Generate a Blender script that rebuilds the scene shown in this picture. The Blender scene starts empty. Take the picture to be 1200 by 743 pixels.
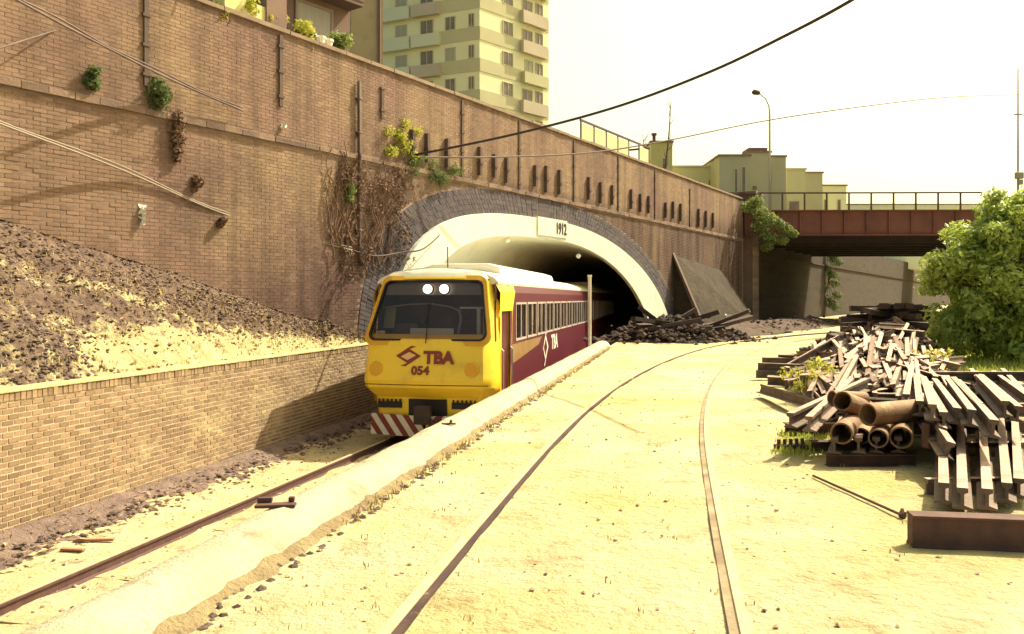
import bpy, bmesh, math, random
import numpy as np
from mathutils import Vector, Matrix, noise
rad = math.radians
random.seed(7); RNG = np.random.default_rng(7)
scene = bpy.context.scene
COL = scene.collection

# ------------------------------------------------------------------ camera
cam_d = bpy.data.cameras.new("camera"); cam = bpy.data.objects.new("camera", cam_d); COL.objects.link(cam)
cam.location = (0, 0, 1.6); cam.rotation_euler = (rad(90), 0, 0)
cam_d.sensor_width = 36; cam_d.lens = 30; cam_d.shift_y = -21.5/1200
cam_d.clip_start = .05; cam_d.clip_end = 3000
scene.camera = cam

# ------------------------------------------------------------------ sky, sun, exposure
SUN_AZ, SUN_EL = rad(54), rad(48)            # azimuth right of straight ahead (+Y)
to_sun = Vector((math.sin(SUN_AZ)*math.cos(SUN_EL), math.cos(SUN_AZ)*math.cos(SUN_EL), math.sin(SUN_EL)))
w = bpy.data.worlds.new("World"); scene.world = w; w.use_nodes = True
nt = w.node_tree; nt.nodes.clear()
sky = nt.nodes.new('ShaderNodeTexSky'); sky.sky_type = 'NISHITA'; sky.sun_disc = False
sky.sun_elevation = SUN_EL; sky.sun_rotation = SUN_AZ
sky.air_density = 1.0; sky.dust_density = 5.0; sky.ozone_density = 1.0; sky.altitude = 0
tintn = nt.nodes.new('ShaderNodeMix'); tintn.data_type = 'RGBA'; tintn.blend_type = 'MULTIPLY'
tintn.inputs[0].default_value = 1; tintn.inputs[7].default_value = (1.10, 1.0, .62, 1)
bg = nt.nodes.new('ShaderNodeBackground'); bg.inputs[1].default_value = .13
wo = nt.nodes.new('ShaderNodeOutputWorld')
nt.links.new(sky.outputs[0], tintn.inputs[6]); nt.links.new(tintn.outputs[2], bg.inputs[0]); nt.links.new(bg.outputs[0], wo.inputs[0])
sun_d = bpy.data.lights.new("sun", 'SUN'); sun = bpy.data.objects.new("sun", sun_d); COL.objects.link(sun)
sun_d.energy = 4.2; sun_d.angle = rad(.5); sun_d.color = (1, .93, .68)
sun.rotation_euler = to_sun.to_track_quat('Z', 'Y').to_euler(); sun.location = (20, 20, 40)
scene.cycles.diffuse_bounces = 8; scene.cycles.max_bounces = 16
scene.view_settings.view_transform = 'Standard'; scene.view_settings.look = 'None'
scene.view_settings.exposure = 1.08; scene.view_settings.gamma = 1
scene.view_settings.use_curve_mapping = False

# ------------------------------------------------------------------ helpers
class MB:
    def __init__(s): s.v = []; s.f = []; s.t = []
    def face(s, pts, t=.5):
        n = len(s.v); s.v += [tuple(p) for p in pts]; s.f.append(tuple(range(n, n+len(pts)))); s.t.append(t)
    def raw(s, vs, fs, t=.5):
        n = len(s.v); s.v += [tuple(p) for p in vs]; s.f += [tuple(i+n for i in f) for f in fs]; s.t += [t]*len(fs)
    def box(s, c, d, rot=None, t=.5, taper=1.0, jit=0):
        x, y, z = d[0]/2, d[1]/2, d[2]/2
        vs = []
        for k, (sx, sy, sz) in enumerate(((-1,-1,-1),(1,-1,-1),(1,1,-1),(-1,1,-1),(-1,-1,1),(1,-1,1),(1,1,1),(-1,1,1))):
            tp = taper if sz > 0 else 1
            p = Vector((sx*x*tp, sy*y*tp, sz*z))
            if jit: p += Vector((random.uniform(-jit, jit), random.uniform(-jit, jit), random.uniform(-jit, jit)))
            if rot is not None: p = rot @ p
            vs.append(p + Vector(c))
        s.raw(vs, ((3,2,1,0),(4,5,6,7),(0,1,5,4),(1,2,6,5),(2,3,7,6),(3,0,4,7)), t)
        return s
    def bb(s, x0, x1, y0, y1, z0, z1, t=.5): return s.box(((x0+x1)/2,(y0+y1)/2,(z0+z1)/2),(x1-x0,y1-y0,z1-z0), t=t)
    def tube(s, pts, r, n=8, cap=True, t=.5):
        pts = [Vector(p) for p in pts]; rs = r if isinstance(r, (list, tuple)) else [r]*len(pts)
        vs = []; fs = []
        for i, p in enumerate(pts):
            a = pts[max(i-1, 0)]; b = pts[min(i+1, len(pts)-1)]
            d = (b-a).normalized(); u = d.orthogonal() if i == 0 else (u - d*u.dot(d))
            u = u.normalized(); w_ = d.cross(u)
            for k in range(n):
                an = 2*math.pi*k/n; vs.append(p + (u*math.cos(an)+w_*math.sin(an))*rs[i])
        for i in range(len(pts)-1):
            for k in range(n):
                fs.append((i*n+k, i*n+(k+1)%n, (i+1)*n+(k+1)%n, (i+1)*n+k))
        if cap: fs.append(tuple(range(n))[::-1]); fs.append(tuple(range((len(pts)-1)*n, len(pts)*n)))
        s.raw(vs, fs, t); return s
    def prism(s, prof, axis0, axis1, ex, origin=(0,0,0), t=.5):
        """profile (a,b) -> origin + a*axis0 + b*axis1, extruded along ex"""
        o = Vector(origin); a0 = Vector(axis0); a1 = Vector(axis1); e = Vector(ex); n = len(prof)
        vs = [o+a0*a+a1*b for a, b in prof]; vs += [v+e for v in vs]
        fs = [(i, (i+1) % n, n+(i+1) % n, n+i) for i in range(n)]
        fs += [tuple(range(n))[::-1], tuple(range(n, 2*n))]
        s.raw(vs, fs, t); return s
    def grid(s, rows, t=.5):
        n = len(rows[0]); vs = [p for r in rows for p in r]
        fs = [(i*n+j, i*n+j+1, (i+1)*n+j+1, (i+1)*n+j) for i in range(len(rows)-1) for j in range(n-1)]
        s.raw(vs, fs, t); return s
    def mesh(s, name, mat=None, smooth=False, fix=True):
        me = bpy.data.meshes.new(name); me.from_pydata(s.v, [], s.f)
        a = me.attributes.new('tint', 'FLOAT', 'FACE'); a.data.foreach_set('value', s.t)
        if fix:
            bm = bmesh.new(); bm.from_mesh(me); bmesh.ops.delete(bm, geom=[v for v in bm.verts if not v.link_faces], context='VERTS'); bmesh.ops.recalc_face_normals(bm, faces=bm.faces); bm.to_mesh(me); bm.free()
        if mat: me.materials.append(mat)
        if smooth: me.polygons.foreach_set('use_smooth', [True]*len(me.polygons))
        return me
    def build(s, name, mat, parent=None, smooth=False, fix=True, bevel=0, loc=None):
        o = bpy.data.objects.new(name, s.mesh(name, mat, smooth, fix)); COL.objects.link(o)
        if parent: o.parent = parent
        if loc: o.location = loc
        if bevel:
            m = o.modifiers.new('bevel', 'BEVEL'); m.width = bevel; m.segments = 2; m.limit_method = 'ANGLE'; m.angle_limit = rad(35)
        return o
def link(name, me, parent=None, mtx=None):
    o = bpy.data.objects.new(name, me); COL.objects.link(o)
    if parent: o.parent = parent
    if mtx is not None: o.matrix_local = mtx
    return o
def tag(o, label, cat, group=None, kind=None):
    if label: o['label'] = label
    if cat: o['category'] = cat
    if group: o['group'] = group
    if kind: o['kind'] = kind
    return o
def thing(name, loc, label, cat, rz=0, group=None):
    o = bpy.data.objects.new(name, None); COL.objects.link(o); o.location = loc; o.rotation_euler = (0,0,rz); o.empty_display_size = .3
    return tag(o, label, cat, group)
def struct(o): o['kind'] = 'structure'; return o
def stuff(o): o['kind'] = 'stuff'; return o
def copy_tree(o, parent=None):
    c = o.copy(); COL.objects.link(c)
    if parent: c.parent = parent
    for ch in o.children: copy_tree(ch, c)
    return c
def at(x, y, Y): return Vector(((x-600)*Y/1000, Y, 1.6+(350-y)*Y/1000))    # survey: bearing and elevation as read off the photo, at a true distance
def text_mesh(body, size, mat, ext=.004, bold=.0, sx=1.0):
    c = bpy.data.curves.new('lettering', 'FONT'); c.body = body; c.size = size; c.extrude = ext; c.offset = bold
    c.align_x = 'CENTER'; c.align_y = 'CENTER'; c.resolution_u = 3
    o = bpy.data.objects.new('lettering', c); COL.objects.link(o)
    dg = bpy.context.evaluated_depsgraph_get(); dg.update()
    me = bpy.data.meshes.new_from_object(o.evaluated_get(dg)); bpy.data.objects.remove(o)
    if sx != 1:
        for v in me.vertices: v.co.x *= sx
    me.materials.clear(); me.materials.append(mat); return me

# ------------------------------------------------------------------ materials
def mat(name, c1, c2=None, scale=4.0, rough=.85, bump=0., bscale=30., metal=0., tint=0., spec=.3, c3=None, c3scale=1., c3lo=.5, c3hi=.65, detail=6, stretch=None, emit=0):
    m = bpy.data.materials.new(name); m.use_nodes = True; t = m.node_tree; N = t.nodes; L = t.links
    b = N['Principled BSDF']; b.inputs['Roughness'].default_value = rough; b.inputs['Metallic'].default_value = metal
    b.inputs['Specular IOR Level'].default_value = spec
    tc = N.new('ShaderNodeTexCoord'); co = tc.outputs['Object']
    if stretch:
        mp = N.new('ShaderNodeMapping'); mp.inputs['Scale'].default_value = stretch; L.new(co, mp.inputs[0]); co = mp.outputs[0]
    def nz(sc, det=detail, ro=.6):
        n = N.new('ShaderNodeTexNoise'); n.inputs['Scale'].default_value = sc; n.inputs['Detail'].default_value = det
        n.inputs['Roughness'].default_value = ro; L.new(co, n.inputs['Vector']); return n.outputs['Fac']
    def mix(fac, a, bb, mode='MIX'):
        x = N.new('ShaderNodeMix'); x.data_type = 'RGBA'; x.blend_type = mode
        for i, val in ((0, fac), (6, a), (7, bb)):
            if hasattr(val, 'links'): L.new(val, x.inputs[i])
            else: x.inputs[i].default_value = val if i == 0 else (tuple(val)+(1,) if len(val) == 3 else val)
        return x.outputs[2]
    def ramp(val, lo, hi):
        r = N.new('ShaderNodeMapRange'); r.inputs[1].default_value = lo; r.inputs[2].default_value = hi; r.clamp = True
        L.new(val, r.inputs[0]); return r.outputs[0]
    col = None
    if c2: col = mix(ramp(nz(scale), .35, .65), c1, c2)
    if c3: col = mix(ramp(nz(c3scale, 8, .7), c3lo, c3hi), col if col else c1, c3)
    if tint:
        a = N.new('ShaderNodeAttribute'); a.attribute_name = 'tint'
        r = N.new('ShaderNodeMapRange'); r.inputs[3].default_value = 1-tint; r.inputs[4].default_value = 1+tint; L.new(a.outputs['Fac'], r.inputs[0])
        hs = N.new('ShaderNodeHueSaturation'); L.new(r.outputs[0], hs.inputs['Value'])
        if col: L.new(col, hs.inputs['Color'])
        else: hs.inputs['Color'].default_value = tuple(c1)+(1,)
        col = hs.outputs[0]
    if col: L.new(col, b.inputs['Base Color'])
    else: b.inputs['Base Color'].default_value = tuple(c1)+(1,)
    if bump:
        bp = N.new('ShaderNodeBump'); bp.inputs['Strength'].default_value = min(1, bump*4); bp.inputs['Distance'].default_value = bump*.2
        L.new(nz(bscale, 8, .65), bp.inputs['Height']); L.new(bp.outputs[0], b.inputs['Normal'])
    if emit:
        b.inputs['Emission Color'].default_value = tuple(c1)+(1,); b.inputs['Emission Strength'].default_value = emit
    m['h'] = 0
    m.node_tree['x'] = 0
    return m, t, mix, ramp, nz, b
def MT(*a, **k): return mat(*a, **k)[0]

ground_m = MT('dry_dirt', (.55,.49,.33), (.48,.40,.16), .42, .95, .36, 12, c3=(.27,.20,.09), c3scale=1.5, c3lo=.50, c3hi=.74)
bed_m = MT('track_bed_dirt', (.54,.46,.28), (.44,.35,.18), 1.6, .95, .3, 12, c3=(.20,.14,.11), c3scale=2.2, c3lo=.56, c3hi=.70)
soil_m = MT('dark_soil', (.06,.036,.03), (.12,.078,.058), 3, .95, .4, 10)
kerb_m = MT('kerb_concrete', (.47,.42,.31), (.40,.35,.23), 2.5, .9, .2, 25, c3=(.24,.19,.12), c3scale=3, c3lo=.54, c3hi=.72)
brick_low = MT('low_wall_brick', (.29,.19,.115), (.245,.155,.10), 1.1, .9, .12, 40, tint=.26, c3=(.42,.33,.18), c3scale=.9, c3lo=.5, c3hi=.7)
mortar_low = MT('low_wall_mortar', (.56,.45,.31), (.50,.395,.27), 2, .95, .15, 50)
brick_big, t_, mix_, ramp_, nz_, b_ = mat('old_brick', (.215,.130,.112), (.285,.20,.13), .28, .92, .12, 40, c3=(.155,.10,.085), c3scale=.30, c3lo=.50, c3hi=.68)
def streaks(t_, mix_, ramp_, b_, dark=(.60,.55,.56), tint=.2):
    tc = t_.nodes.new('ShaderNodeTexCoord'); mp = t_.nodes.new('ShaderNodeMapping'); mp.inputs['Scale'].default_value = (1.6,1.6,.16); t_.links.new(tc.outputs['Object'], mp.inputs[0])
    n = t_.nodes.new('ShaderNodeTexNoise'); n.inputs['Scale'].default_value = 1.0; n.inputs['Detail'].default_value = 6; n.inputs['Roughness'].default_value = .65; t_.links.new(mp.outputs[0], n.inputs['Vector'])
    src = b_.inputs['Base Color'].links[0].from_socket
    c = mix_(1.0, src, mix_(ramp_(n.outputs['Fac'], .42, .66), (1.08,1.05,1.0), dark), 'MULTIPLY')
    sa = t_.nodes.new('ShaderNodeAttribute'); sa.attribute_name = 'soot'
    sm_ = t_.nodes.new('ShaderNodeMath'); sm_.operation = 'MULTIPLY_ADD'; sm_.inputs[1].default_value = 1.5; t_.links.new(n.outputs['Fac'], sm_.inputs[0]); sm_.inputs[2].default_value = .10
    sp = t_.nodes.new('ShaderNodeMath'); sp.operation = 'MULTIPLY'; sp.use_clamp = True; t_.links.new(sm_.outputs[0], sp.inputs[0]); t_.links.new(sa.outputs['Fac'], sp.inputs[1])
    c = mix_(1.0, c, mix_(sp.outputs[0], (1,1,1), (.27,.22,.26)), 'MULTIPLY')
    a = t_.nodes.new('ShaderNodeAttribute'); a.attribute_name = 'tint'; r = t_.nodes.new('ShaderNodeMapRange'); r.inputs[3].default_value = 1-tint; r.inputs[4].default_value = 1+tint; t_.links.new(a.outputs['Fac'], r.inputs[0])
    hs = t_.nodes.new('ShaderNodeHueSaturation'); t_.links.new(r.outputs[0], hs.inputs['Value']); t_.links.new(c, hs.inputs['Color']); t_.links.new(hs.outputs[0], b_.inputs['Base Color'])
streaks(t_, mix_, ramp_, b_)
mortar_big = MT('old_mortar', (.31,.225,.18), (.24,.17,.145), .7, .95, .2, 40, c3=(.17,.115,.11), c3scale=.4, c3lo=.5, c3hi=.7)
soot_brick = MT('sooty_brick', (.075,.065,.085), (.11,.085,.09), 1.0, .92, .12, 30, tint=.2)
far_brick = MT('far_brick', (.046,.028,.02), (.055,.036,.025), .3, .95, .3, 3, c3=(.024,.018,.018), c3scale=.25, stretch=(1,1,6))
coping_m = MT('coping', (.22,.155,.12), (.30,.215,.15), 2, .9, .1, 20)
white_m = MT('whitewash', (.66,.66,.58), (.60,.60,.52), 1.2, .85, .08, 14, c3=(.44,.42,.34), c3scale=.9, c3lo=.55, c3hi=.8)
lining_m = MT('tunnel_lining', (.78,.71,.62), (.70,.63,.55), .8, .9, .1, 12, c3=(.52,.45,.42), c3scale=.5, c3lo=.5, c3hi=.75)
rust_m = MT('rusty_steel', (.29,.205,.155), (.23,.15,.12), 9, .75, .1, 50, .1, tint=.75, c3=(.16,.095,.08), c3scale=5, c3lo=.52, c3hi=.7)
dark_rust = MT('dark_rust', (.13,.065,.055), (.08,.045,.042), 6, .8, .1, 40, .2, tint=.25)
pipe_m = MT('rusty_pipe', (.27,.155,.085), (.20,.11,.065), 8, .75, .08, 50, .2, tint=.25, c3=(.42,.30,.16), c3scale=6, c3lo=.55, c3hi=.7)
rail_top = MT('worn_rail', (.13,.07,.068), (.09,.05,.05), 12, .6, .05, 60, .3)
yard_rail = MT('dusty_rail', (.50,.40,.24), (.38,.28,.17), 7, .8, .05, 60)
sleeper_m = MT('tarred_timber', (.055,.035,.035), (.09,.058,.05), 5, .85, .15, 20, tint=.45, stretch=(1,6,6))
old_sleeper = MT('dusty_timber', (.45,.36,.20), (.36,.27,.15), 6, .95, .15, 30)
yel_m = MT('yellow_paint', (.90,.61,.035), (.87,.58,.035), 1.5, .38, .01, 8, spec=.5, c3=(.60,.36,.05), c3scale=1.6, c3lo=.52, c3hi=.8)
yel2_m = MT('yellow_headlight_cover', (.70,.36,.02), None, rough=.3, spec=.5)
maroon_m = MT('maroon_paint', (.105,.010,.026), (.088,.008,.022), 1.5, .35, .01, 8, spec=.5, c3=(.10,.024,.034), c3scale=2, c3lo=.6, c3hi=.85)
red_m = MT('logo_red', (.24,.045,.035), None, rough=.5)
redpaint_m = MT('stripe_red', (.23,.045,.04), (.17,.035,.03), 6, .6)
whitep_m = MT('stripe_white', (.72,.68,.58), (.58,.52,.44), 6, .6)
roof_m = MT('roof_white', (.82,.78,.64), (.74,.70,.56), 1.5, .5, .02, 10)
gold_m = MT('gold_stripe', (.30,.18,.07), (.22,.12,.05), 2, .4)
frame_m = MT('window_frame_alloy', (.50,.42,.38), (.42,.34,.32), 5, .5, metal=.3)
black_m = MT('black_rubber', (.02,.016,.018), None, rough=.6)
dark_m = MT('dark_underframe', (.04,.028,.03), (.065,.045,.04), 5, .8, .1, 20)
cab_in = MT('cab_interior', (.22,.145,.15), (.15,.10,.11), 2, .8)
cab_grey = MT('cab_header_grey', (.34,.29,.24), None, rough=.7)
card_m = MT('destination_card', (.74,.72,.58), None, rough=.7)
lamp_m = MT('lit_lamp', (1, .96, .80), None, rough=.4, emit=1.2)
girder_m = MT('girder_red', (.185,.07,.056), (.15,.058,.05), .8, .8, .06, 12, c3=(.11,.05,.045), c3scale=.8, c3lo=.5, c3hi=.7)
iron_m = MT('dark_iron', (.085,.055,.05), (.12,.075,.06), 5, .8)
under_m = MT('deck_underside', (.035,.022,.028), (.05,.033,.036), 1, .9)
cable_m = MT('black_cable', (.035,.025,.025), None, rough=.7)
cable2_m = MT('weathered_cable', (.17,.12,.11), (.13,.085,.08), 3, .8)
cable3_m = MT('pale_cable', (.30,.24,.20), None, rough=.8)
pole_m = MT('galvanised_pole', (.50,.48,.42), None, rough=.6)
leaf_m, t_, mix_, ramp_, nz_, b_ = mat('tree_leaf', (.34,.42,.11), (.24,.32,.08), .9, .5, tint=.45, spec=.4)
b_.inputs['Subsurface Weight'].default_value = 0
def leafy(m, b, tc):
    t = m.node_tree; tr = t.nodes.new('ShaderNodeBsdfTranslucent'); ms = t.nodes.new('ShaderNodeMixShader'); ms.inputs[0].default_value = .35
    tr.inputs[0].default_value = tuple(tc)+(1,); out = [n for n in t.nodes if n.type == 'OUTPUT_MATERIAL'][0]
    t.links.new(b.outputs[0], ms.inputs[1]); t.links.new(tr.outputs[0], ms.inputs[2]); t.links.new(ms.outputs[0], out.inputs[0])
leafy(leaf_m, b_, (.50,.58,.10))
bush_m, *_r = mat('bush_leaf', (.15,.20,.06), (.20,.24,.09), 2, .6, tint=.4); leafy(bush_m, _r[-1], (.30,.34,.08))
weed_m, *_r = mat('dry_weed', (.44,.43,.07), (.34,.37,.06), 2, .8, tint=.35); leafy(weed_m, _r[-1], (.55,.52,.10))
grass_m, *_r = mat('green_grass', (.34,.38,.07), (.44,.44,.10), 1.5, .8, tint=.4); leafy(grass_m, _r[-1], (.40,.45,.08))
moss_m, *_r = mat('wall_plant_leaf', (.09,.13,.05), (.12,.15,.06), 4, .8, tint=.4); leafy(moss_m, _r[-1], (.15,.2,.06))
dead_m = MT('dead_plant', (.14,.08,.055), (.19,.11,.07), 4, .9, tint=.4)
bark_m = MT('bark', (.16,.11,.08), (.10,.07,.05), 8, .9, .2, 20)
tower_m = MT('cream_render', (.84,.81,.52), (.78,.75,.47), .3, .9)
band_m = MT('olive_band', (.58,.54,.33), (.54,.50,.31), .4, .9)
pink_m = MT('pinkish_balcony', (.58,.49,.37), (.52,.44,.33), .6, .9)
rail_gl = MT('pale_green_balcony', (.66,.67,.48), None, rough=.6)
win_m = MT('dark_window', (.27,.21,.16), (.18,.14,.12), 1.5, .25)
win2_m = MT('shuttered_window', (.40,.38,.30), None, rough=.6)
beige_m = MT('beige_render', (.42,.33,.20), (.37,.29,.17), .5, .9, c3=(.30,.24,.15), c3scale=.4)
brown_m = MT('brown_facade', (.22,.145,.115), (.18,.115,.095), .8, .9)
olive_m = MT('olive_building', (.62,.59,.34), (.55,.52,.31), .3, .9)
grey_b = MT('grey_building', (.52,.48,.31), (.46,.42,.28), .4, .9)
curtain_m = MT('curtain', (.42,.38,.32), (.34,.30,.27), 6, .9, stretch=(5,5,.3))
planter_m = MT('yellow_planter', (.60,.55,.25), None, rough=.8)
litter_m = MT('white_litter', (.80,.78,.70), None, rough=.6)
orange_m = MT('orange_sheet', (.48,.27,.05), (.38,.20,.05), 5, .8)
rubble_m = MT('dark_rubble', (.115,.075,.066), (.18,.125,.105), 4, .95, .3, 15, tint=.5)
heap_m = MT('sooty_rubble', (.05,.032,.032), (.085,.056,.05), 4, .95, .3, 15, tint=.5)
stone_m = MT('pebble', (.40,.31,.20), (.25,.18,.13), 9, .95, tint=.6)
green_slab = MT('mossy_render', (.068,.047,.032), (.045,.032,.023), .9, .97, .4, 6, c3=(.028,.022,.02), c3scale=.7)
# embankment: straw over dark burnt leaf litter, by where the litter lies + noise
emb_m, t_, mix_, ramp_, nz_, b_ = mat('embankment_soil', (.50,.43,.23), (.38,.30,.15), 2.2, .95, .5, 7)
at_ = t_.nodes.new('ShaderNodeAttribute'); at_.attribute_name = 'litter'
ad = t_.nodes.new('ShaderNodeMath'); ad.operation = 'ADD'; t_.links.new(at_.outputs['Fac'], ad.inputs[0])
ml = t_.nodes.new('ShaderNodeMath'); ml.operation = 'MULTIPLY_ADD'; ml.inputs[1].default_value = 3.0; ml.inputs[2].default_value = -1.45
t_.links.new(nz_(3.4, 10, .8), ml.inputs[0]); t_.links.new(ml.outputs[0], ad.inputs[1])
src = b_.inputs['Base Color'].links[0].from_socket
dk = mix_(ramp_(nz_(6, 8, .7), .4, .62), (.085,.052,.043), (.19,.125,.088))
t_.links.new(mix_(ramp_(ad.outputs[0], .36, .66), src, dk), b_.inputs['Base Color'])
# glass: part see-through, part mirror
def glass(name, tr, refl):
    m = bpy.data.materials.new(name); m.use_nodes = True; t = m.node_tree; t.nodes.clear()
    tn = t.nodes.new('ShaderNodeBsdfTransparent'); tn.inputs[0].default_value = tr
    gl = t.nodes.new('ShaderNodeBsdfGlossy'); gl.inputs['Roughness'].default_value = .03; gl.inputs[0].default_value = (.85,.72,.66,1)
    fr = t.nodes.new('ShaderNodeFresnel'); fr.inputs[0].default_value = 1.5
    ma = t.nodes.new('ShaderNodeMath'); ma.operation = 'ADD'; ma.inputs[1].default_value = refl; t.links.new(fr.outputs[0], ma.inputs[0])
    mx = t.nodes.new('ShaderNodeMixShader'); t.links.new(ma.outputs[0], mx.inputs[0]); t.links.new(tn.outputs[0], mx.inputs[1]); t.links.new(gl.outputs[0], mx.inputs[2])
    ou = t.nodes.new('ShaderNodeOutputMaterial'); t.links.new(mx.outputs[0], ou.inputs[0]); return m
glass_m = glass('windscreen_glass', (.80,.70,.70,1), .035)
sideglass_m = glass('side_glass', (.25,.20,.22,1), .05)

# ------------------------------------------------------------------ the lie of the land
ZR = -1.46                                   # top of rail, lower track
def kl(Y): return -2.96+.2*Y                 # platform edge, track side
def kr(Y): return -2.46+.2*Y
W0 = Vector((-17.6, 0, 0)); WD = Vector((.508, .861, 0)); WN = Vector((.861, -.508, 0)); WANG = math.atan2(.861, .508)
def wp(s, z=0, out=0): return W0 + WD*s + WN*out + Vector((0,0,z))
L0 = Vector((-9.3, 0, 0)); LANG = math.atan2(1, .24); LD = Vector((math.cos(LANG), math.sin(LANG), 0))
def low_x(Y): return -9.3+.24*Y
LOW_TOP = .38
def emb_w(s):                                # height where the embankment meets the big wall
    return float(np.interp(s, [8, 12, 17.2, 20.6, 23.5, 26.6, 28], [4.6, 3.9, 2.96, 2.15, 1.35, .68, .45]))
SC, AZ0, AH = 37.5, -1.5, 6.05               # tunnel arch in the wall plane
def arch(s, al=9.9, ar=13.2, h=AH):
    u = (s-SC)/(ar if s > SC else -al); p = 2 if s > SC else 3.5
    return AZ0 + h*max(0, 1-u**p)**(1/p) if u < 1 else None
def arch_curve(al, ar, h, n=48):
    out = []
    for k in range(n+1):
        a = math.pi*(1-k/n)                  # left foot to right foot
        c, s_ = math.cos(a), math.sin(a)
        p = 2 if c > 0 else 3.5
        out.append((SC + (ar*abs(c)**(2/p) if c > 0 else -al*abs(c)**(2/p)), AZ0 + h*abs(s_)**(2/p)))
    return out

# ------------------------------------------------------------------ ground
mb = MB()
base = [(kr(-80), -80), (kr(29), 29), (5.2, 33), (9.2, 43.6)] + [tuple(wp(s, 0, .2))[:2] for s in (54, 64, 120, 420)] + [(700, 500), (700, -80)]
mb.face([(x, y, -.035) for x, y in base])
# near part: gently uneven sheet
rows = []
for j in range(171):
    Y = 1.5 + 30*(j/170)**1.5
    r = []
    for i in range(101):
        a = 24*(i/100)**1.5
        X = kr(Y)+.01+a
        h = noise.noise(Vector((X*.9, Y*.9, 3)))*.018 + noise.noise(Vector((X*3.1, Y*3.1, 7)))*.009
        edge = min(1, a/.4)
        r.append((X, Y, h*edge))
    rows.append(r)
mb.grid(rows)
struct(mb.build('ground', ground_m, smooth=True))
mb = MB()
rows = []
for j in range(120):
    Y = 4 + 30*(j/119)
    xl, xr = low_x(Y)+.05, kl(Y)+.02
    if Y > 23: xl = min(xl, -3.7)
    rows.append([(xl+(xr-xl)*i/30, Y, -1.6 + noise.noise(Vector((i*.45, Y*1.6, 1)))*.035 + (.10*max(0, 1-i/5) if i < 5 else 0)) for i in range(31)])
mb.grid(rows)
mb.face([(-14, -40, -1.68), (-2.5, -40, -1.68), (1, 20, -1.68), (18, 82, -1.68), (-6, 82, -1.68), (-7, 20, -1.68)])
struct(mb.build('track_bed', bed_m, smooth=True))
# dirt drifted along the foot of the low wall, dark with oil and ash
mb = MB(); rows = []
for j in range(140):
    Y = 6 + 17.5*j/139
    wd = .95 + .3*noise.noise(Vector((Y*.9, 0, 5))) - .018*(Y-11)
    rows.append([(low_x(Y)+.03+wd*i/8, Y+wd*.1*i/8, -1.43 - .19*(i/8)**1.2 + .05*noise.noise(Vector((i*.8, Y*3, 9)))*(1 if i < 8 else .2)) for i in range(9)])
mb.grid(rows); struct(mb.build('ash_strip', MT('ash_dirt', (.15,.10,.095), (.24,.17,.14), 3.5, .95, .4, 12), smooth=True))
# kerb: rounded platform lip
mb = MB(); prof = [(-.03,-1.7),(-.02,-.15),(-.01,.0),(.03,.09),(.11,.155),(.24,.18),(.36,.155),(.45,.085),(.50,.0),(.52,-.06),(.53,-.2)]
rows = []
for j in range(110):
    Y = 1 + 28*j/109
    n1 = noise.noise(Vector((0, Y*1.3, 2)))*.022; n2 = noise.noise(Vector((4, Y*2.2, 2)))*.018
    rows.append([(kl(Y)+a+n1*(1 if a < .3 else -1.2), Y, z+(n2 if z > -.1 else 0)) for a, z in prof])
mb.grid(rows); mb.face(rows[-1]); struct(mb.build('kerb', kerb_m, smooth=True))
mb = MB(); rows = []
for j in range(260):
    Y = 2+26.5*j/259; wd = .05+.09*max(0, .5+noise.noise(Vector((0, Y*2.3, 11))))+.05*noise.noise(Vector((3, Y*7, 11)))
    rows.append([(kr(Y)-.03+wd*i/3, Y, .012+.03*(1-i/3)*(1+noise.noise(Vector((i, Y*5, 3))))-.012*(i == 3)) for i in range(4)])
mb.grid(rows); struct(mb.build('kerb_dirt', MT('kerb_dirt', (.36,.28,.15), (.25,.175,.10), 3, .95, .4, 14), smooth=True))
# street level behind the wall, and the far right bank
mb = MB(); mb.face([tuple(wp(8, 7.0, -.4)), tuple(wp(420, 7.0, -.4)), tuple(wp(420, 7.0, -300)), tuple(wp(8, 7.0, -300))])
struct(mb.build('street', MT('asphalt', (.06,.058,.055), (.05,.048,.045), 2, .9)))
mb = MB(); rows = []
for j in range(40):
    Y = 12 + 3.6*j
    rows.append([(15+Y*.62+1.2*i + noise.noise(Vector((i, j, 0)))*.6, Y, -.05 + min(7, .95*i)+noise.noise(Vector((i*.7, j*.7, 4)))*.35*(i > 0)) for i in range(14)])
mb.grid(rows); struct(mb.build('far_bank', MT('grassy_bank', (.25,.25,.09), (.32,.28,.12), .6, .95, .4, 3), smooth=True))

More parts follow.
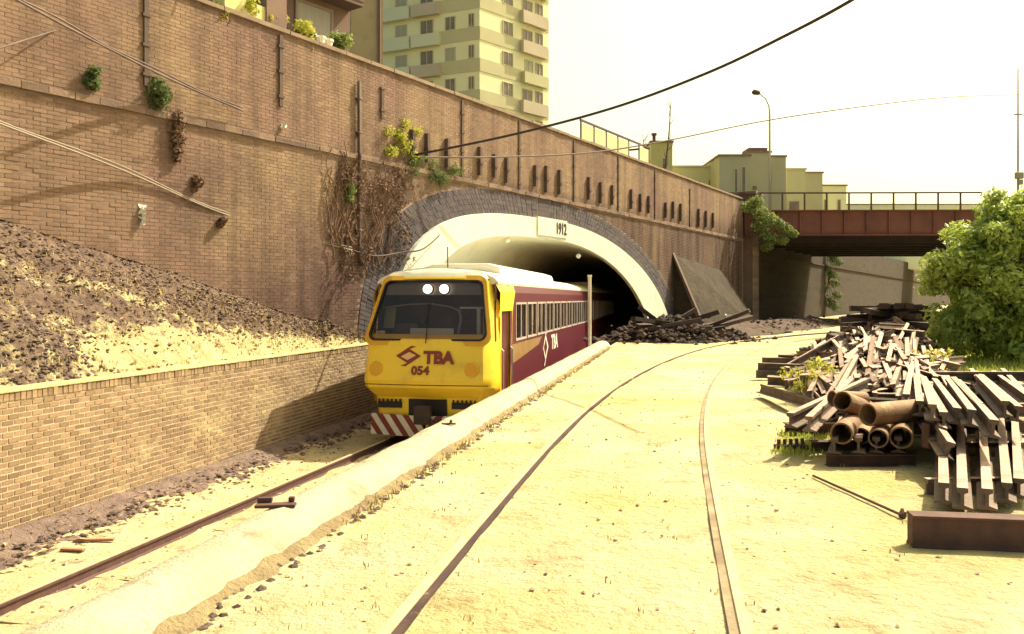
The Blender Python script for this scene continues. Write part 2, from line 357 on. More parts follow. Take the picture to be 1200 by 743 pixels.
# ------------------------------------------------------------------ embankment between low wall and big wall
mb = MB(); rows = []; lit = []
NS, NC = 150, 76
for j in range(NS+1):
    s = 9 + (27.4-9)*j/NS
    wpt = wp(s, emb_w(s))
    # across to the low wall, roughly perpendicular to the big wall
    f = (s-9)/18.4
    Yl = 3 + (23.6-3)*f**.93
    lpt = Vector((low_x(Yl)-.12, Yl, LOW_TOP-.03))
    r = []
    for i in range(NC+1):
        q = i/NC
        p = lpt.lerp(wpt, q)
        z = p.z + (.10*math.sin(math.pi*q))
        b = noise.noise(Vector((p.x*.9, p.y*.9, 0)))*.18 + noise.noise(Vector((p.x*2.6, p.y*2.6, 3)))*.09 + noise.noise(Vector((p.x*7, p.y*7, 3)))*.06
        z += b*min(1, q*6)*min(1, (1-q)*8+.15)
        z += .16*math.exp(-((p.x+6.9)**2/.35+(p.y-12.6)**2/.5))
        r.append((p.x, p.y, z))
        m1 = math.exp(-((p.x+6.75)**2/.30+(p.y-12.4)**2/.9))*.7 + math.exp(-((p.x+7.6)**2/.5+(p.y-11.2)**2/.6))*.5
        lit.append(max(0, min(1, (q-.30)*3.2+.42, 1.1)) - .50*math.exp(-((q-(.62-.05*(s-17)))/.085)**2)*min(1, max(0, (22-s)/2.5)) + m1)
    rows.append(r)
mb.grid(rows)
eo = mb.build('embankment', emb_m, smooth=True, fix=False)
la = eo.data.attributes.new('litter', 'FLOAT', 'POINT'); la.data.foreach_set('value', lit)
struct(eo)
EMB = rows
def emb_point(j, i):
    j0 = min(int(j), NS-1); i0 = min(int(i), NC-1); fj, fi = j-j0, i-i0
    P = lambda a, b: Vector(EMB[a][b])
    return (P(j0,i0)*(1-fi)+P(j0,i0+1)*fi)*(1-fj) + (P(j0+1,i0)*(1-fi)+P(j0+1,i0+1)*fi)*fj

# ------------------------------------------------------------------ the big retaining wall
wall = thing('retaining_wall', tuple(W0), 'towering weathered brown brick retaining wall with a tunnel arch and rusty iron straps', 'wall', WANG)
S1, S2, WT = 9.0, 64.0, 8.0
def slab(name, m, s_list, zb, zt, y0, y1):
    mb = MB()
    for a, b in zip(s_list[:-1], s_list[1:]):
        za, zb_ = zb(a), zb(b)
        mb.face([(a,y0,za),(b,y0,zb_),(b,y0,zt),(a,y0,zt)]); mb.face([(b,y1,zb_),(a,y1,za),(a,y1,zt),(b,y1,zt)])
        mb.face([(a,y0,zt),(b,y0,zt),(b,y1,zt),(a,y1,zt)]); mb.face([(a,y1,za),(b,y1,zb_),(b,y0,zb_),(a,y0,za)])
    return mb.build(name, m, wall, fix=False)
ss = sorted(set([S1 + k*.5 for k in range(int((S2-S1)/.5)+1)] + [p[0] for p in arch_curve(9.9, 13.2, AH, 120)]))
def wall_bottom(s):
    a = arch(s); return a if a is not None else -1.7
slab('mortar_backing', mortar_big, ss, wall_bottom, WT, .0018, .7)
# bricks
BL, BH, JT = .25, .078, .012
def far_enough(s, z):
    b = arch(s, 11.1, 15.0, AH+.78)
    return b is None or z > b+.02
near, rest, soot = [], MB(), []
def soot_at(s, z):
    d = ((s-39.5)/17)**2+((z+1.2)/7.4)**2
    a = max(0, min(1, (1.30-d)/.45))*max(0, min(1, (5.7-z)/.5+.25)); b = max(0, min(1, (s-46.5)/5))*max(0, min(1, (6.6-z)/1.2))
    return max(a*.8, b, .35*max(0, min(1, (7.9-z)/-.2+1)))
b_me = []
for k in range(6):
    q = MB(); q.bb(-BL/2+JT/2, BL/2-JT/2, -.004, .03, -BH/2+JT/2, BH/2-JT/2, t=k/5); b_me.append(q.mesh('brick', brick_big))
nrow = int((WT+1.6)/BH)
for r in range(nrow):
    z = -1.6 + (r+.5)*BH
    if 5.30 < z < 5.46: continue
    off = .5*(r % 2)
    for c in range(int((S2-S1)/BL)-1):
        s = S1 + (c+off+.5)*BL
        if s < 27.6 and z < emb_w(s)-.15: continue
        if not far_enough(s, z): continue
        if s > 51.4 and s < 60 and z < 3.6*(1-(0))-.1 and z < 0: continue
        tt = min(1, max(0, random.gauss(.55, .2))); dy = random.uniform(-.006, .005)
        if 17.3 < s < 19.95 and 2.8 < z < 5.3 and len(near) < 300: near.append((s, z, tt, dy))
        else: soot += [soot_at(s, z)]*5; rest.raw([(s-BL/2+JT/2, -.003+dy*.5, z-BH/2+JT/2), (s+BL/2-JT/2, -.003+dy*.5, z-BH/2+JT/2), (s+BL/2-JT/2, -.003+dy*.5, z+BH/2-JT/2), (s-BL/2+JT/2, -.003+dy*.5, z+BH/2-JT/2),
                        (s-BL/2+JT/2, .03, z-BH/2+JT/2), (s+BL/2-JT/2, .03, z-BH/2+JT/2), (s+BL/2-JT/2, .03, z+BH/2-JT/2), (s-BL/2+JT/2, .03, z+BH/2-JT/2)],
                       ((0,1,2,3),(0,4,5,1),(1,5,6,2),(2,6,7,3),(3,7,4,0)), tt)
bw = stuff(rest.build('brickwork', brick_big, wall, fix=False))
av = bw.data.attributes.new('soot', 'FLOAT', 'FACE'); av.data.foreach_set('value', soot)
for s, z, tt, dy in near: link('brick', b_me[int(tt*5.99)], wall, Matrix.Translation((s, dy, z)))
# ledge and coping
mb = MB()
for k in range(110):
    a = S1 + k*.5; mb.bb(a+.006, a+.494, -.07+random.uniform(-.012,.012), .03, 5.32+random.uniform(-.01,.01), 5.44+random.uniform(-.01,.01), random.random())
mb.build('ledge', MT('ledge_stone', (.16,.10,.085), (.23,.155,.11), 2, .9, .15, 20, tint=.3), wall)
mb = MB()
for k in range(55):
    a = S1 + k*1.0; mb.bb(a+.008, a+.992, -.06+random.uniform(-.012,.012), .74, 7.99, 8.08+random.uniform(-.012,.012), random.random())
mb.build('coping', coping_m, wall)
# iron straps (long ones full height of the upper wall, short ones in a row)
def px_s(x): return 17.6/(.59-(x-600)/1000)/.861
for x, z0, z1 in ((170, 5.9, 7.9), (328, 6.2, 7.9), (447, 6.6, 7.4), (541, 5.45, 7.9), (608, 5.45, 7.9), (672, 5.45, 7.9), (724, 5.45, 7.9), (767, 5.45, 7.9), (808, 5.45, 7.5)):
    mb = MB(); s = px_s(x); mb.bb(s-.05, s+.05, -.045, .01, z0, z1)
    for z in np.arange(z0+.2, z1, .6): mb.bb(s-.09, s+.09, -.06, .01, z, z+.06)
    mb.build('iron_strap', iron_m, wall)
mb = MB(); s = px_s(418); mb.tube([(s, -.08, 7.4), (s, -.08, 5.5), (s, -.12, 5.38), (s, -.08, 5.2), (s, -.08, 2.7), (s+.15, -.08, 2.5)], .05, 8)
for z in (6.9, 6.0, 4.4, 3.4): mb.bb(s-.08, s+.08, -.13, .01, z, z+.05)
mb.build('drain_pipe', iron_m, wall, smooth=True)
for x in (483, 500, 520, 559, 576, 592, 624, 639, 654, 688, 702, 715, 738, 749, 759, 778, 787, 797, 817, 826, 834):
    mb = MB(); s = px_s(x)+random.uniform(-.1,.1); mb.bb(s-.06, s+.06, -.13, .01, 5.62+random.uniform(-.05,.1), 6.5+random.uniform(-.1,.1)); mb.bb(s-.09, s+.09, -.16, .01, 6.0, 6.06)
    mb.build('iron_bracket', iron_m, wall)
# sooty voussoir ring: five rings of radial bricks over the arch
mb = MB()
for ring in range(5):
    e0 = .0+ring*.155; sk = 1.15/.78
    ca = arch_curve(9.9+e0*1.5, 13.2+e0*2.3, AH+e0, 190); cb = arch_curve(9.9+(e0+.145)*1.5, 13.2+(e0+.145)*2.3, AH+e0+.145, 190)
    for k in range(190):
        y = -.012+random.uniform(-.008,.006); g = .06
        L_ = lambda c, i, j, g: (c[i][0]+(c[j][0]-c[i][0])*g, c[i][1]+(c[j][1]-c[i][1])*g)
        p = [L_(ca,k,k+1,g), L_(ca,k,k+1,1-g), L_(cb,k,k+1,1-g), L_(cb,k,k+1,g)]
        mb.raw([(a, y, b) for a, b in p]+[(a, .05, b) for a, b in p], ((0,1,2,3),(0,4,5,1),(1,5,6,2),(2,6,7,3),(3,7,4,0)), random.random())
stuff(mb.build('voussoir_ring', soot_brick, wall))
# whitewashed portal ring + soffit painted pale as daylight reaching in + lining
OC, IC = arch_curve(9.9, 13.2, AH, 64), arch_curve(8.5, 10.4, AH-.72, 64)
mb = MB()
for k in range(64):
    (a0,b0),(a1,b1),(c0,d0),(c1,d1) = OC[k], OC[k+1], IC[k], IC[k+1]
    mb.face([(a0,-.16,b0),(a1,-.16,b1),(c1,-.16,d1),(c0,-.16,d0)])
    mb.face([(a0,-.16,b0),(a0,.3,b0),(a1,.3,b1),(a1,-.16,b1)])
    mb.face([(c0,-.16,d0),(c1,-.16,d1),(c1+.47,.19,d1),(c0+.47,.19,d0)])
ring = mb.build('portal_ring', white_m, wall, fix=False)
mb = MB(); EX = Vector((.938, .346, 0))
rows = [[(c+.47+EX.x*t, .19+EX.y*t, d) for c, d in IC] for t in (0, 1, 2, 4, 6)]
mb.grid(rows); mb.build('lit_soffit', white_m, wall, smooth=True); mb = MB()
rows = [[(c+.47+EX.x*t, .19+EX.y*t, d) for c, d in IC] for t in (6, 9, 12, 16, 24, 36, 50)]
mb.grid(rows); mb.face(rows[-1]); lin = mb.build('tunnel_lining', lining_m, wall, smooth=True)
# key block with the year
mb = MB(); ks = px_s(652); kb = px_s(643)
mb.bb(kb-1.2, kb+1.15, -.20, .02, arch(ks)-.62, arch(ks)+.05); mb.build('date_block', white_m, wall, bevel=.01)
me = text_mesh('1912', .60, black_m, .008, .012, .74)
o = link('date_numerals', me, wall); o.location = (ks, -.21, arch(ks)-.30); o.rotation_euler = (rad(90), 0, 0)
# little white fittings under the ring, and dark round holes
for x, y, Y in ((678, 300, 34.5), (739, 334, 39.0), (595, 281, 30.2)):
    p = at(x, y, Y); q = p - W0; mb = MB(); l = Vector((q.dot(WD), -q.dot(WN), p.z))
    mb.tube([l+Vector((0,0,.09)), l+Vector((0,0,.05)), l-Vector((0,0,.05)), l-Vector((0,0,.1))], [.03,.1,.1,.03], 8); mb.build('insulator', litter_m, wall, smooth=True)
# mossy raking buttress right of the portal
mb = MB(); s0, s1, zt, k0 = 51.0, 59.8, 3.9, 1.75
for (a, b, m_, nm) in ((s0, s1, green_slab, 'buttress'),):
    mb.raw([(a,.02,zt),(b,.02,zt-.6),(a,-k0,-.3),(b,-k0-.5,-.3),(a,.02,-.3),(b,.02,-.3)], ((0,1,3,2),(0,2,4),(1,5,3),(2,3,5,4)))
    mb.build(nm, m_, wall)
mb = MB(); mb.raw([(s0-.16,.02,zt+.12),(s0+.12,.02,zt+.12),(s0-.16,-k0-.12,-.3),(s0+.12,-k0-.12,-.3),(s0-.16,.02,zt-.1),(s0+.12,.02,zt-.1),(s0-.16,-k0+.1,-.3),(s0+.12,-k0+.1,-.3)], ((0,1,3,2),(4,5,7,6),(0,2,6,4),(1,5,7,3),(0,4,5,1)))
mb.build('buttress_edge', MT('buttress_edging', (.13,.085,.065), (.10,.065,.05), 1.5), wall)
# end pier with cap
pier = thing('bridge_pier', tuple(wp(65.0, -.1)), 'dark square brick pier with a wide cap where wall meets bridge', 'pier', WANG)
mb = MB(); mb.bb(-.75, .75, -.55, .9, -.2, 7.9); mb.build('shaft', MT('pier_brick', (.17,.11,.09), (.22,.15,.11), .8, .9, .15, 14), pier)
mb = MB(); mb.bb(-.95, .95, -.75, 1.1, 7.9, 8.2); mb.bb(-.85, .85, -.65, 1.0, 8.2, 8.42); mb.bb(-1.05, 1.05, -.85, 1.2, 8.42, 8.62); mb.build('cap', MT('pier_cap', (.13,.085,.075), (.17,.12,.10), 1.5), pier, bevel=.02)
mb = MB()
for r in range(30):
    z = .3+r*.25; mb.bb(-.77, .77, -.565, -.54, z, z+.23, random.random())
mb.build('stone_course', MT('pier_course', (.17,.11,.09), (.22,.15,.11), .8, .9, .15, 14, tint=.2), pier)
# wall carrying on beyond the bridge
fw = thing('far_wall', tuple(wp(66)), 'plain grey brown wall running on beyond the bridge', 'wall', WANG)
mb = MB()
for k in range(40):
    a, b = k*5, k*5+5; mb.bb(a, b, 0, .6, -.3, 6.4+a*.012)
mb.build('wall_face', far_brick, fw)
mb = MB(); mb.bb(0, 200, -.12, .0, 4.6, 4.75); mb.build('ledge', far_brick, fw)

# ------------------------------------------------------------------ low brick wall
low = thing('low_wall', (L0.x, 0, 0), 'low yellow brown brick wall holding the embankment beside the lower track', 'wall', LANG)
def lt(Y): return Y/math.sin(LANG)
T0, T1 = lt(4), lt(23.75); BASE = -1.75
mb = MB(); mb.bb(T0, T1, .003, .32, BASE, LOW_TOP-.13); mb.build('mortar_backing', mortar_low, low)
LBL, LBH, LJ = .20, .078, .021
near = []; rest = MB(); lb_me = []
for k in range(8):
    q = MB(); q.bb(-LBL/2+LJ/2, LBL/2-LJ/2, -.003, .03, -LBH/2+LJ/2, LBH/2-LJ/2, t=k/7); lb_me.append(q.mesh('brick', brick_low))
hd_me = []
for k in range(8):
    q = MB(); q.bb(-.04, .04, -.012, .20, -.06, .06, t=k/7); hd_me.append(q.mesh('coping_brick', brick_low))
TOPR = LOW_TOP-.135
for c in range(int((T1-T0)/LBL)):
    for r in range(24):
        z = TOPR-.005-(r+.5)*LBH
        if z < BASE: continue
        t = T0+(c+.5+.5*(r % 2))*LBL
        if t > T1-.15: continue
        tt = min(1, max(0, random.gauss(.55, .26)))
        if random.random() < .13: tt *= .25
        dy = random.uniform(-.004, .003)
        if t > lt(10.9) and len(near) < 300 and t < lt(14.0): near.append((t, z, tt, dy))
        else: rest.bb(t-LBL/2+LJ/2, t+LBL/2-LJ/2, -.003+dy, .03, z-LBH/2+LJ/2, z+LBH/2-LJ/2, tt)
stuff(rest.build('brickwork', brick_low, low, fix=False))
for t, z, tt, dy in near: link('brick', lb_me[int(tt*7.99)], low, Matrix.Translation((t, dy, z)))
n = int((T1-T0)/.095)
for k in range(n):
    link('coping_brick', hd_me[random.randrange(8)], low, Matrix.Translation((T0+(k+.5)*.095, random.uniform(-.006,.006), LOW_TOP-.065)))
mb = MB(); rows = []
for k in range(100):
    t = T0+(T1-T0)*k/99; n1 = noise.noise(Vector((t*2, 0, 8)))*.015
    rows.append([(t,-.025+n1,LOW_TOP-.012),(t,-.03+n1,LOW_TOP+.02+n1),(t,.1,LOW_TOP+.045+n1),(t,.36,LOW_TOP+.03)])
mb.grid(rows); mb.build('mortar_cap', MT('mortar_cap', (.56,.45,.22), (.47,.36,.17), 3, .95, .2, 20), low, smooth=True)

# ------------------------------------------------------------------ tracks
RAILP = [(-.065,0),(.065,0),(.065,.012),(.012,.03),(.012,.11),(.034,.122),(.034,.15),(.028,.158),(-.028,.158),(-.034,.15),(-.034,.122),(-.012,.11),(-.012,.03),(-.065,.012)]
def sweep(mb, path, prof, t=.5):
    rows = []
    for i, p in enumerate(path):
        a, b = path[max(i-1,0)], path[min(i+1,len(path)-1)]
        d = (Vector(b)-Vector(a)); d.z = 0; d.normalize(); r = Vector((d.y, -d.x, 0))
        rows.append([tuple(Vector(p)+r*x+Vector((0,0,z))) for x, z in prof+[prof[0]]])
    mb.grid(rows, t); mb.face(rows[0][:-1], t); mb.face(rows[-1][:-1][::-1], t)
def lower_center(Y):      # centre line of the lower track
    h = .244; X = -2.02-.0
    if Y < 17: return -1.99+h*(Y-18)+.0
    # easing left
    return -1.99+h*(-1)+ (.244*(Y-17) - .5*.0035*min(Y-17, 16)**2 - (.056*(max(0, Y-33))))
tr = thing('railway_track', (lower_center(10), 10, ZR-.16), 'rusty rails half sunk in dirt in the lower cutting ahead of the train', 'railway track')
off = Vector((lower_center(10), 10, ZR-.16))
for sg in (-1, 1):
    mb = MB(); path = [Vector((lower_center(Y)+sg*.87, Y, ZR-.158))-off for Y in np.arange(3, 78, .75)]
    sweep(mb, path, RAILP); ro = mb.build('rail', rail_top, tr); mb = MB(); sweep(mb, path, [(-.030,.155),(.030,.155),(.030,.1605),(-.030,.1605)]); mb.build('running_surface', yard_rail, ro)
sl_me = []
for k in range(4):
    q = MB(); q.box((0,0,0), (2.6,.24,.12), jit=.012); sl_me.append(q.mesh('sleeper', old_sleeper))
for k in range(34):
    Y = 5+k*.68; o = link('sleeper', sl_me[k % 4], tr); o.location = Vector((lower_center(Y), Y, -1.665+random.uniform(-.014,.012)))-off; o.rotation_euler = (random.uniform(-.01,.01), random.uniform(-.006,.006), -.24+random.uniform(-.02,.02))
# yard track, curving off to the right under the bridge
def curve_path(off):
    # centre line: start heading 10.4 deg, then tightening to the right
    X, Y, th = -.461, 0.0, rad(9.62); pts = []; ds = .25
    for i in range(300):
        if i % 2 == 0: pts.append((X+off*math.cos(th), Y-off*math.sin(th)))
        X += ds*math.sin(th); Y += ds*math.cos(th); s = i*ds
        k = 1/296 if s < 8.3 else (1/91 if s < 25.7 else 1/46)
        if th < 1.0: th += ds*k
    return pts
yt = thing('railway_track', (.3, 4, 0), 'thin curved rails sunk in the yellow yard floor, bending right toward the bridge', 'railway track')
HEADP = [(-.03,-.06),(.03,-.06),(.03,-.008),(.024,.004),(-.024,.004),(-.03,-.008)]
for sg in (-1, 1):
    pth = curve_path(sg*.84); mb = MB()
    sweep(mb, [Vector((x-.3, y-4, .03)) for x, y in pth], HEADP); mb.build('rail', yard_rail, yt)
    mb = MB()
    sweep(mb, [Vector((x-.3, y-4, .004)) for x, y in curve_path(sg*.84-sg*.053)], [(-.022,-.06),(.022,-.06),(.022,.018),(-.022,.012)]); mb.build('flangeway', MT('flangeway_rust', (.045,.024,.03), (.08,.046,.04), 3, .9, .1, 40, c3=(.38,.30,.17), c3scale=1.1, c3lo=.60, c3hi=.66) if sg < 0 else MT('flangeway_brown', (.36,.29,.18), (.20,.135,.09), 3.5, .9, .1, 40), yt)

# ------------------------------------------------------------------ train
HD = math.atan(.19); CL = 21.0
def carx(y): return (-1.87+math.sin(HD)*y, 18+math.cos(HD)*y)
car = thing('railcar', (-1.87, 18, ZR), 'yellow fronted maroon diesel railcar with white roof coming out of the tunnel', 'train', -HD, 'coupled cars of the train')
# local: x right, y away from the viewer, z up from the rail
PW = [3.76, 3.66, 3.50, 2.16, 1.32, 1.16, .93, .48]     # heights of the nose profile
PU = [1.06, .93, .80, .16, .0, .05, .34, .38]            # how far back
PH = [1.14, 1.17, 1.24, 1.40, 1.45, 1.44, 1.30, 1.24]    # half width
def prof(w):
    return float(np.interp(w, PW[::-1], PU[::-1])), float(np.interp(w, PW[::-1], PH[::-1]))
def fy(w, v): u, h = prof(w); return u + .10*(v/h)**2
rows = []
for wz in [3.76,3.66,3.6,3.55,3.5,3.2,2.9,2.6,2.3,2.16,1.9,1.6,1.40,1.32,1.24,1.16,1.05,.93,.7,.48]:
    u, h = prof(wz); r = []
    back = 1.08
    hb = 1.45 if .95 < wz < 3.2 else h+.02
    for v in np.linspace(-.88, .88, 13): r.append((v*h, fy(wz, v*h), wz))
    left = [(-hb, back, wz), (-h*1.0, u+.42, wz), (-h*.965, u+.24, wz)]; right = [(h*.965, u+.24, wz), (h*1.0, u+.42, wz), (hb, back, wz)]
    rows.append([(a, b, min(c, float(np.interp(abs(a), [0,.5,1.0,1.25,1.36,1.46], [3.755,3.73,3.64,3.53,3.42,3.36])))) for a, b, c in left+r+right])
mb = MB(); mb.grid(rows)
# leave the windscreen open: drop faces whose middle lies inside it
WSX = [(3.40, 1.10), (2.23, 1.25)]
def ws_h(wz): return float(np.interp(wz, [2.23, 3.40], [1.25, 1.10]))
keep = [i for i, f in enumerate(mb.f) if not (lambda c: 2.25 < c.z < 3.42 and abs(c.x) < ws_h(c.z) and c.y < 1.0)(sum((Vector(mb.v[k]) for k in f), Vector())/4)]
mb.f = [mb.f[i] for i in keep]; mb.t = [mb.t[i] for i in keep]
ctr = lambda f: sum((Vector(mb.v[k]) for k in f), Vector())/4
wh = [i for i, f in enumerate(mb.f) if ctr(f).z > 3.53 or (abs(ctr(f).x) > 1.06 and ctr(f).z > 3.36)]
top = MB(); top.v = list(mb.v); top.f = [mb.f[i] for i in wh]; top.t = [.5]*len(wh)
mb.f = [f for i, f in enumerate(mb.f) if i not in set(wh)]; mb.t = [.5]*len(mb.f)
for oc in (mb.build('cab', yel_m, car, smooth=True), top.build('roof_brow', roof_m, car, smooth=True)):
    md = oc.modifiers.new('edges', 'EDGE_SPLIT'); md.split_angle = rad(24)
mb = MB()
pass
mb.grid([[(v, fy(1.23, v)-.008, z) for v in np.linspace(-1.38,1.38,13)] for z in (1.222,1.238)])
mb.build('panel_seam', black_m, car)
# windscreen: frame, gasket, glass
def on_front(v, wz, d=0): return (v, fy(wz, v)-d, wz)
def rrect(h0, h1, z0, z1, r=.14, n=5):
    pts = []
    for (cx, cz, a0, hh) in ((1, 0, -90, h0), (1, 1, 0, h1), (-1, 1, 90, h1), (-1, 0, 180, h0)):
        for k in range(n+1):
            a = rad(a0+90*k/n); pts.append((cx*(hh-r)+r*math.cos(a), (z0+r if cz == 0 else z1-r)+r*math.sin(a)))
    return pts
def band(outer, inner, d0, d1):
    mb = MB(); n = len(outer)
    for i in range(n):
        j = (i+1) % n
        a, b, c, e = outer[i], outer[j], inner[j], inner[i]
        mb.face([on_front(*a, d1), on_front(*b, d1), on_front(*c, d1), on_front(*e, d1)])
        mb.face([on_front(*a, d0), on_front(*b, d0), on_front(*b, d1), on_front(*a, d1)])
        mb.face([on_front(*e, d1), on_front(*c, d1), on_front(*c, d0-.06), on_front(*e, d0-.06)])
    return mb
o1 = rrect(1.40, 1.20, 2.06, 3.57, .2); o2 = rrect(1.31, 1.13, 2.16, 3.47, .16); o3 = rrect(1.27, 1.09, 2.20, 3.43, .14)
band(o1, o2, -.05, .035).build('windscreen_surround', MT('surround_yellow', (.70,.37,.03), (.64,.33,.03), 2, .4), car)
band(o2, o3, -.04, .05).build('windscreen_gasket', black_m, car)
mb = MB(); rows = []
for k in range(9):
    z = 2.2+1.23*k/8; hh = float(np.interp(z, [2.2,3.43], [1.27,1.09])); rows.append([on_front(v*hh, z, .012) for v in np.linspace(-1,1,11)])
mb.grid(rows); mb.build('windscreen', glass_m, car, smooth=True)
# cab interior
mb = MB(); mb.bb(-1.36, 1.36, 1.9, 2.0, 1.0, 3.5); mb.bb(-1.36, -1.32, 1.02, 1.9, 1, 3.4); mb.bb(1.32, 1.36, 1.02, 1.9, 1, 3.4); mb.bb(-1.3, 1.3, .55, 1.9, 1.95, 2.05); mb.bb(-1.2, 1.2, 1.0, 1.9, 3.46, 3.5)
mb.bb(-1.1,-.5,1.2,1.6,2.05,2.5); mb.build('cab_interior', cab_in, car)
mb = MB()
mb.raw([(-1.08,.86,3.40),(1.08,.86,3.40),(1.10,.78,3.14),(-1.10,.78,3.14)], ((0,1,2,3),)); mb.build('header_panel', cab_grey, car)
mb = MB(); mb.raw([(-1.24,1.0,2.4),(-.98,1.0,2.4),(-.95,1.05,2.86),(-1.2,1.05,2.86)], ((0,1,2,3),)); mb.build('cab_window', MT('olive_pane', (.45,.42,.20), None), car)  # pane's pale colour stands in for light through the side window
mb = MB(); mb.bb(.98,1.06,.75,.80,2.06,2.86); mb.bb(.60,1.2,.75,.78,2.84,2.88); mb.build('reflection_bar', card_m, car)  # pale bars added for light marks reflected in the windscreen
mb = MB(); mb.tube([(-1.2,.9,2.86),(-.6,.88,2.93),(-.1,.86,2.95),(.35,.86,2.88),(.62,.86,2.78)], .018, 6); mb.tube([(.55,.8,2.3),(.62,.8,2.6),(.58,.8,2.8)], .035, 6); mb.build('reflection_curve', frame_m, car)  # pale curve added as a reflection line in the windscreen
mb = MB(); mb.raw([(-.42,.40,2.24),(.55,.40,2.24),(.55,.43,2.42),(-.42,.43,2.42)], ((0,1,2,3),)); mb.build('destination_card', card_m, car)
mb = MB(); mb.raw([(-1.18,.42,2.24),(-1.0,.42,2.24),(-1.0,.45,2.36),(-1.18,.45,2.36)], ((0,1,2,3),)); mb.build('windscreen_sticker', card_m, car)
for v in (-.10, .27):
    mb = MB(); z = 3.27; y = fy(z, v)-.03; mb.tube([(v, y-.02, z), (v, y-.01, z), (v, y+.10, z)], [.085,.105,.105], 16); lm = mb.build('top_lamp', lamp_m, car, smooth=False)
    mb = MB(); mb.tube([(v, y+.0, z), (v, y+.08, z)], .125, 16); mb.build('lamp_bezel', black_m, lm)
mb = MB(); mb.tube([on_front(.02, 2.12, .06), on_front(.0, 2.6, .045), on_front(-.05, 2.95, .04)], .012, 6); mb.tube([on_front(-.05,2.55,.04), on_front(.0,3.0,.04)], .014, 6); mb.build('wiper', black_m, car)
# headlights under yellow covers
for v in (-1.08, 1.02):
    mb = MB(); z = 1.55; y = fy(z, v); mb.tube([(v,y-.035,z),(v,y-.03,z),(v,y+.05,z)], [.10,.15,.17], 20); mb.build('headlight', yel2_m, car)
# lettering on the front; tilt of the face under the screen
tilt = math.atan2(.16, 2.16-1.32)
def front_text(body, size, v, z, sx=1.1, bold=.012):
    me = text_mesh(body, size, red_m, .004, bold, sx); o = link('lettering', me, car); y = fy(z, max(0, v-max(q.co.x for q in me.vertices)))-.016; o.location = (v, y, z); o.rotation_euler = (rad(90)-tilt, 0, 0)
front_text('TBA', .36, .31, 1.80, .98, .018); front_text('054', .25, -.08, 1.53, 1.05, .010)
def front_poly(pts, name, m, cx, cz, d=.012):
    mb = MB(); mb.face([on_front(cx+a, cz+b, d) for a, b in pts]); return mb.build(name, m, car)
# emblem: two interlocking chevrons round a pale diamond
lx, lz = -.36, 1.84
OUT = [(-.28,.0),(-.02,.17),(.28,.0),(.02,-.17)]; INN = [(-.17,-.015),(.015,.085),(.17,.015),(-.015,-.085)]
mb = MB()
for i in range(4):
    j = (i+1) % 4; mb.face([on_front(lx+a, lz+b, .012) for a, b in (OUT[i], OUT[j], INN[j], INN[i])])
for sg in (1, -1): mb.face([on_front(lx+sg*a, lz+sg*b, .013) for a, b in ((-.08,.13),(.05,.215),(.17,.20),(.09,.175),(.02,.15))])
mb.build('emblem', red_m, car)
mb = MB(); mb.face([on_front(lx+a, lz+b, .010) for a, b in INN]); mb.build('emblem_centre', MT('emblem_peach', (.80,.50,.22), None), car)
# bumper panels, black grilles, coupler recess
mb = MB(); mb.bb(-.42, .42, .30, .42, .47, .90); mb.build('coupler_recess', black_m, car)
mb = MB(); mb.bb(-.12, .12, -.02, .34, .50, .74); mb.bb(-.17, .17, -.16, .02, .42, .80); mb.tube([(.10,-.10,.72),(.2,-.2,.55),(.3,-.02,.45),(.34,.25,.5)], .03, 6); mb.build('coupler', dark_m, car, bevel=.03)
for v in (-.86, .80):
    mb = MB(); z0 = .70; mb.bb(v-.27, v+.27, .325, .37, z0, z0+.13)
    for k in range(6): mb.bb(v-.25+k*.095, v-.22+k*.095, .31, .36, z0+.1, z0+.19)
    mb.build('grille', black_m, car)
# plough / cowcatcher with diagonal stripes: left and right wings
def wing(x0, x1, name='cowcatcher'):
    base = []
    nst = 8; top, bot = .56, .12
    mbr, mbw = MB(), MB()
    for k in range(-3, nst+4):
        a0, a1 = x0+(x1-x0)*k/nst, x0+(x1-x0)*(k+1)/nst; sl = (x1-x0)*.28
        q = [(a0,bot),(a1,bot),(a1-sl,top),(a0-sl,top)] if x0 < 0 else [(a0,bot),(a1,bot),(a1+sl,top),(a0+sl,top)]
        def clip(poly, lim, sg):
            out = []
            for i in range(len(poly)):
                p, n = poly[i], poly[(i+1) % len(poly)]; ip, inx = sg*(p[0]-lim) >= 0, sg*(n[0]-lim) >= 0
                if ip: out.append(p)
                if ip != inx: t = (lim-p[0])/(n[0]-p[0]); out.append((lim, p[1]+t*(n[1]-p[1])))
            return out
        q = clip(clip(q, min(x0,x1), 1), max(x0,x1), -1) if len(q) else q
        if len(q) < 3: continue
        f = lambda a, b: (a, .05+.30*abs(a)/1.25+.12*(b-.12), b)
        tgt = mbr if k % 2 else mbw
        n = len(q); tgt.raw([f(*p) for p in q]+[(f(*p)[0], f(*p)[1]+.04, p[1]) for p in q], [tuple(range(n))]+[tuple(range(n,2*n))[::-1]]+[(i,(i+1)%n,n+(i+1)%n,n+i) for i in range(n)])
    c = mbr.build(name, redpaint_m, car); mbw.build('white_stripe', whitep_m, c)
wing(-1.30, -.03); wing(.03, 1.30)
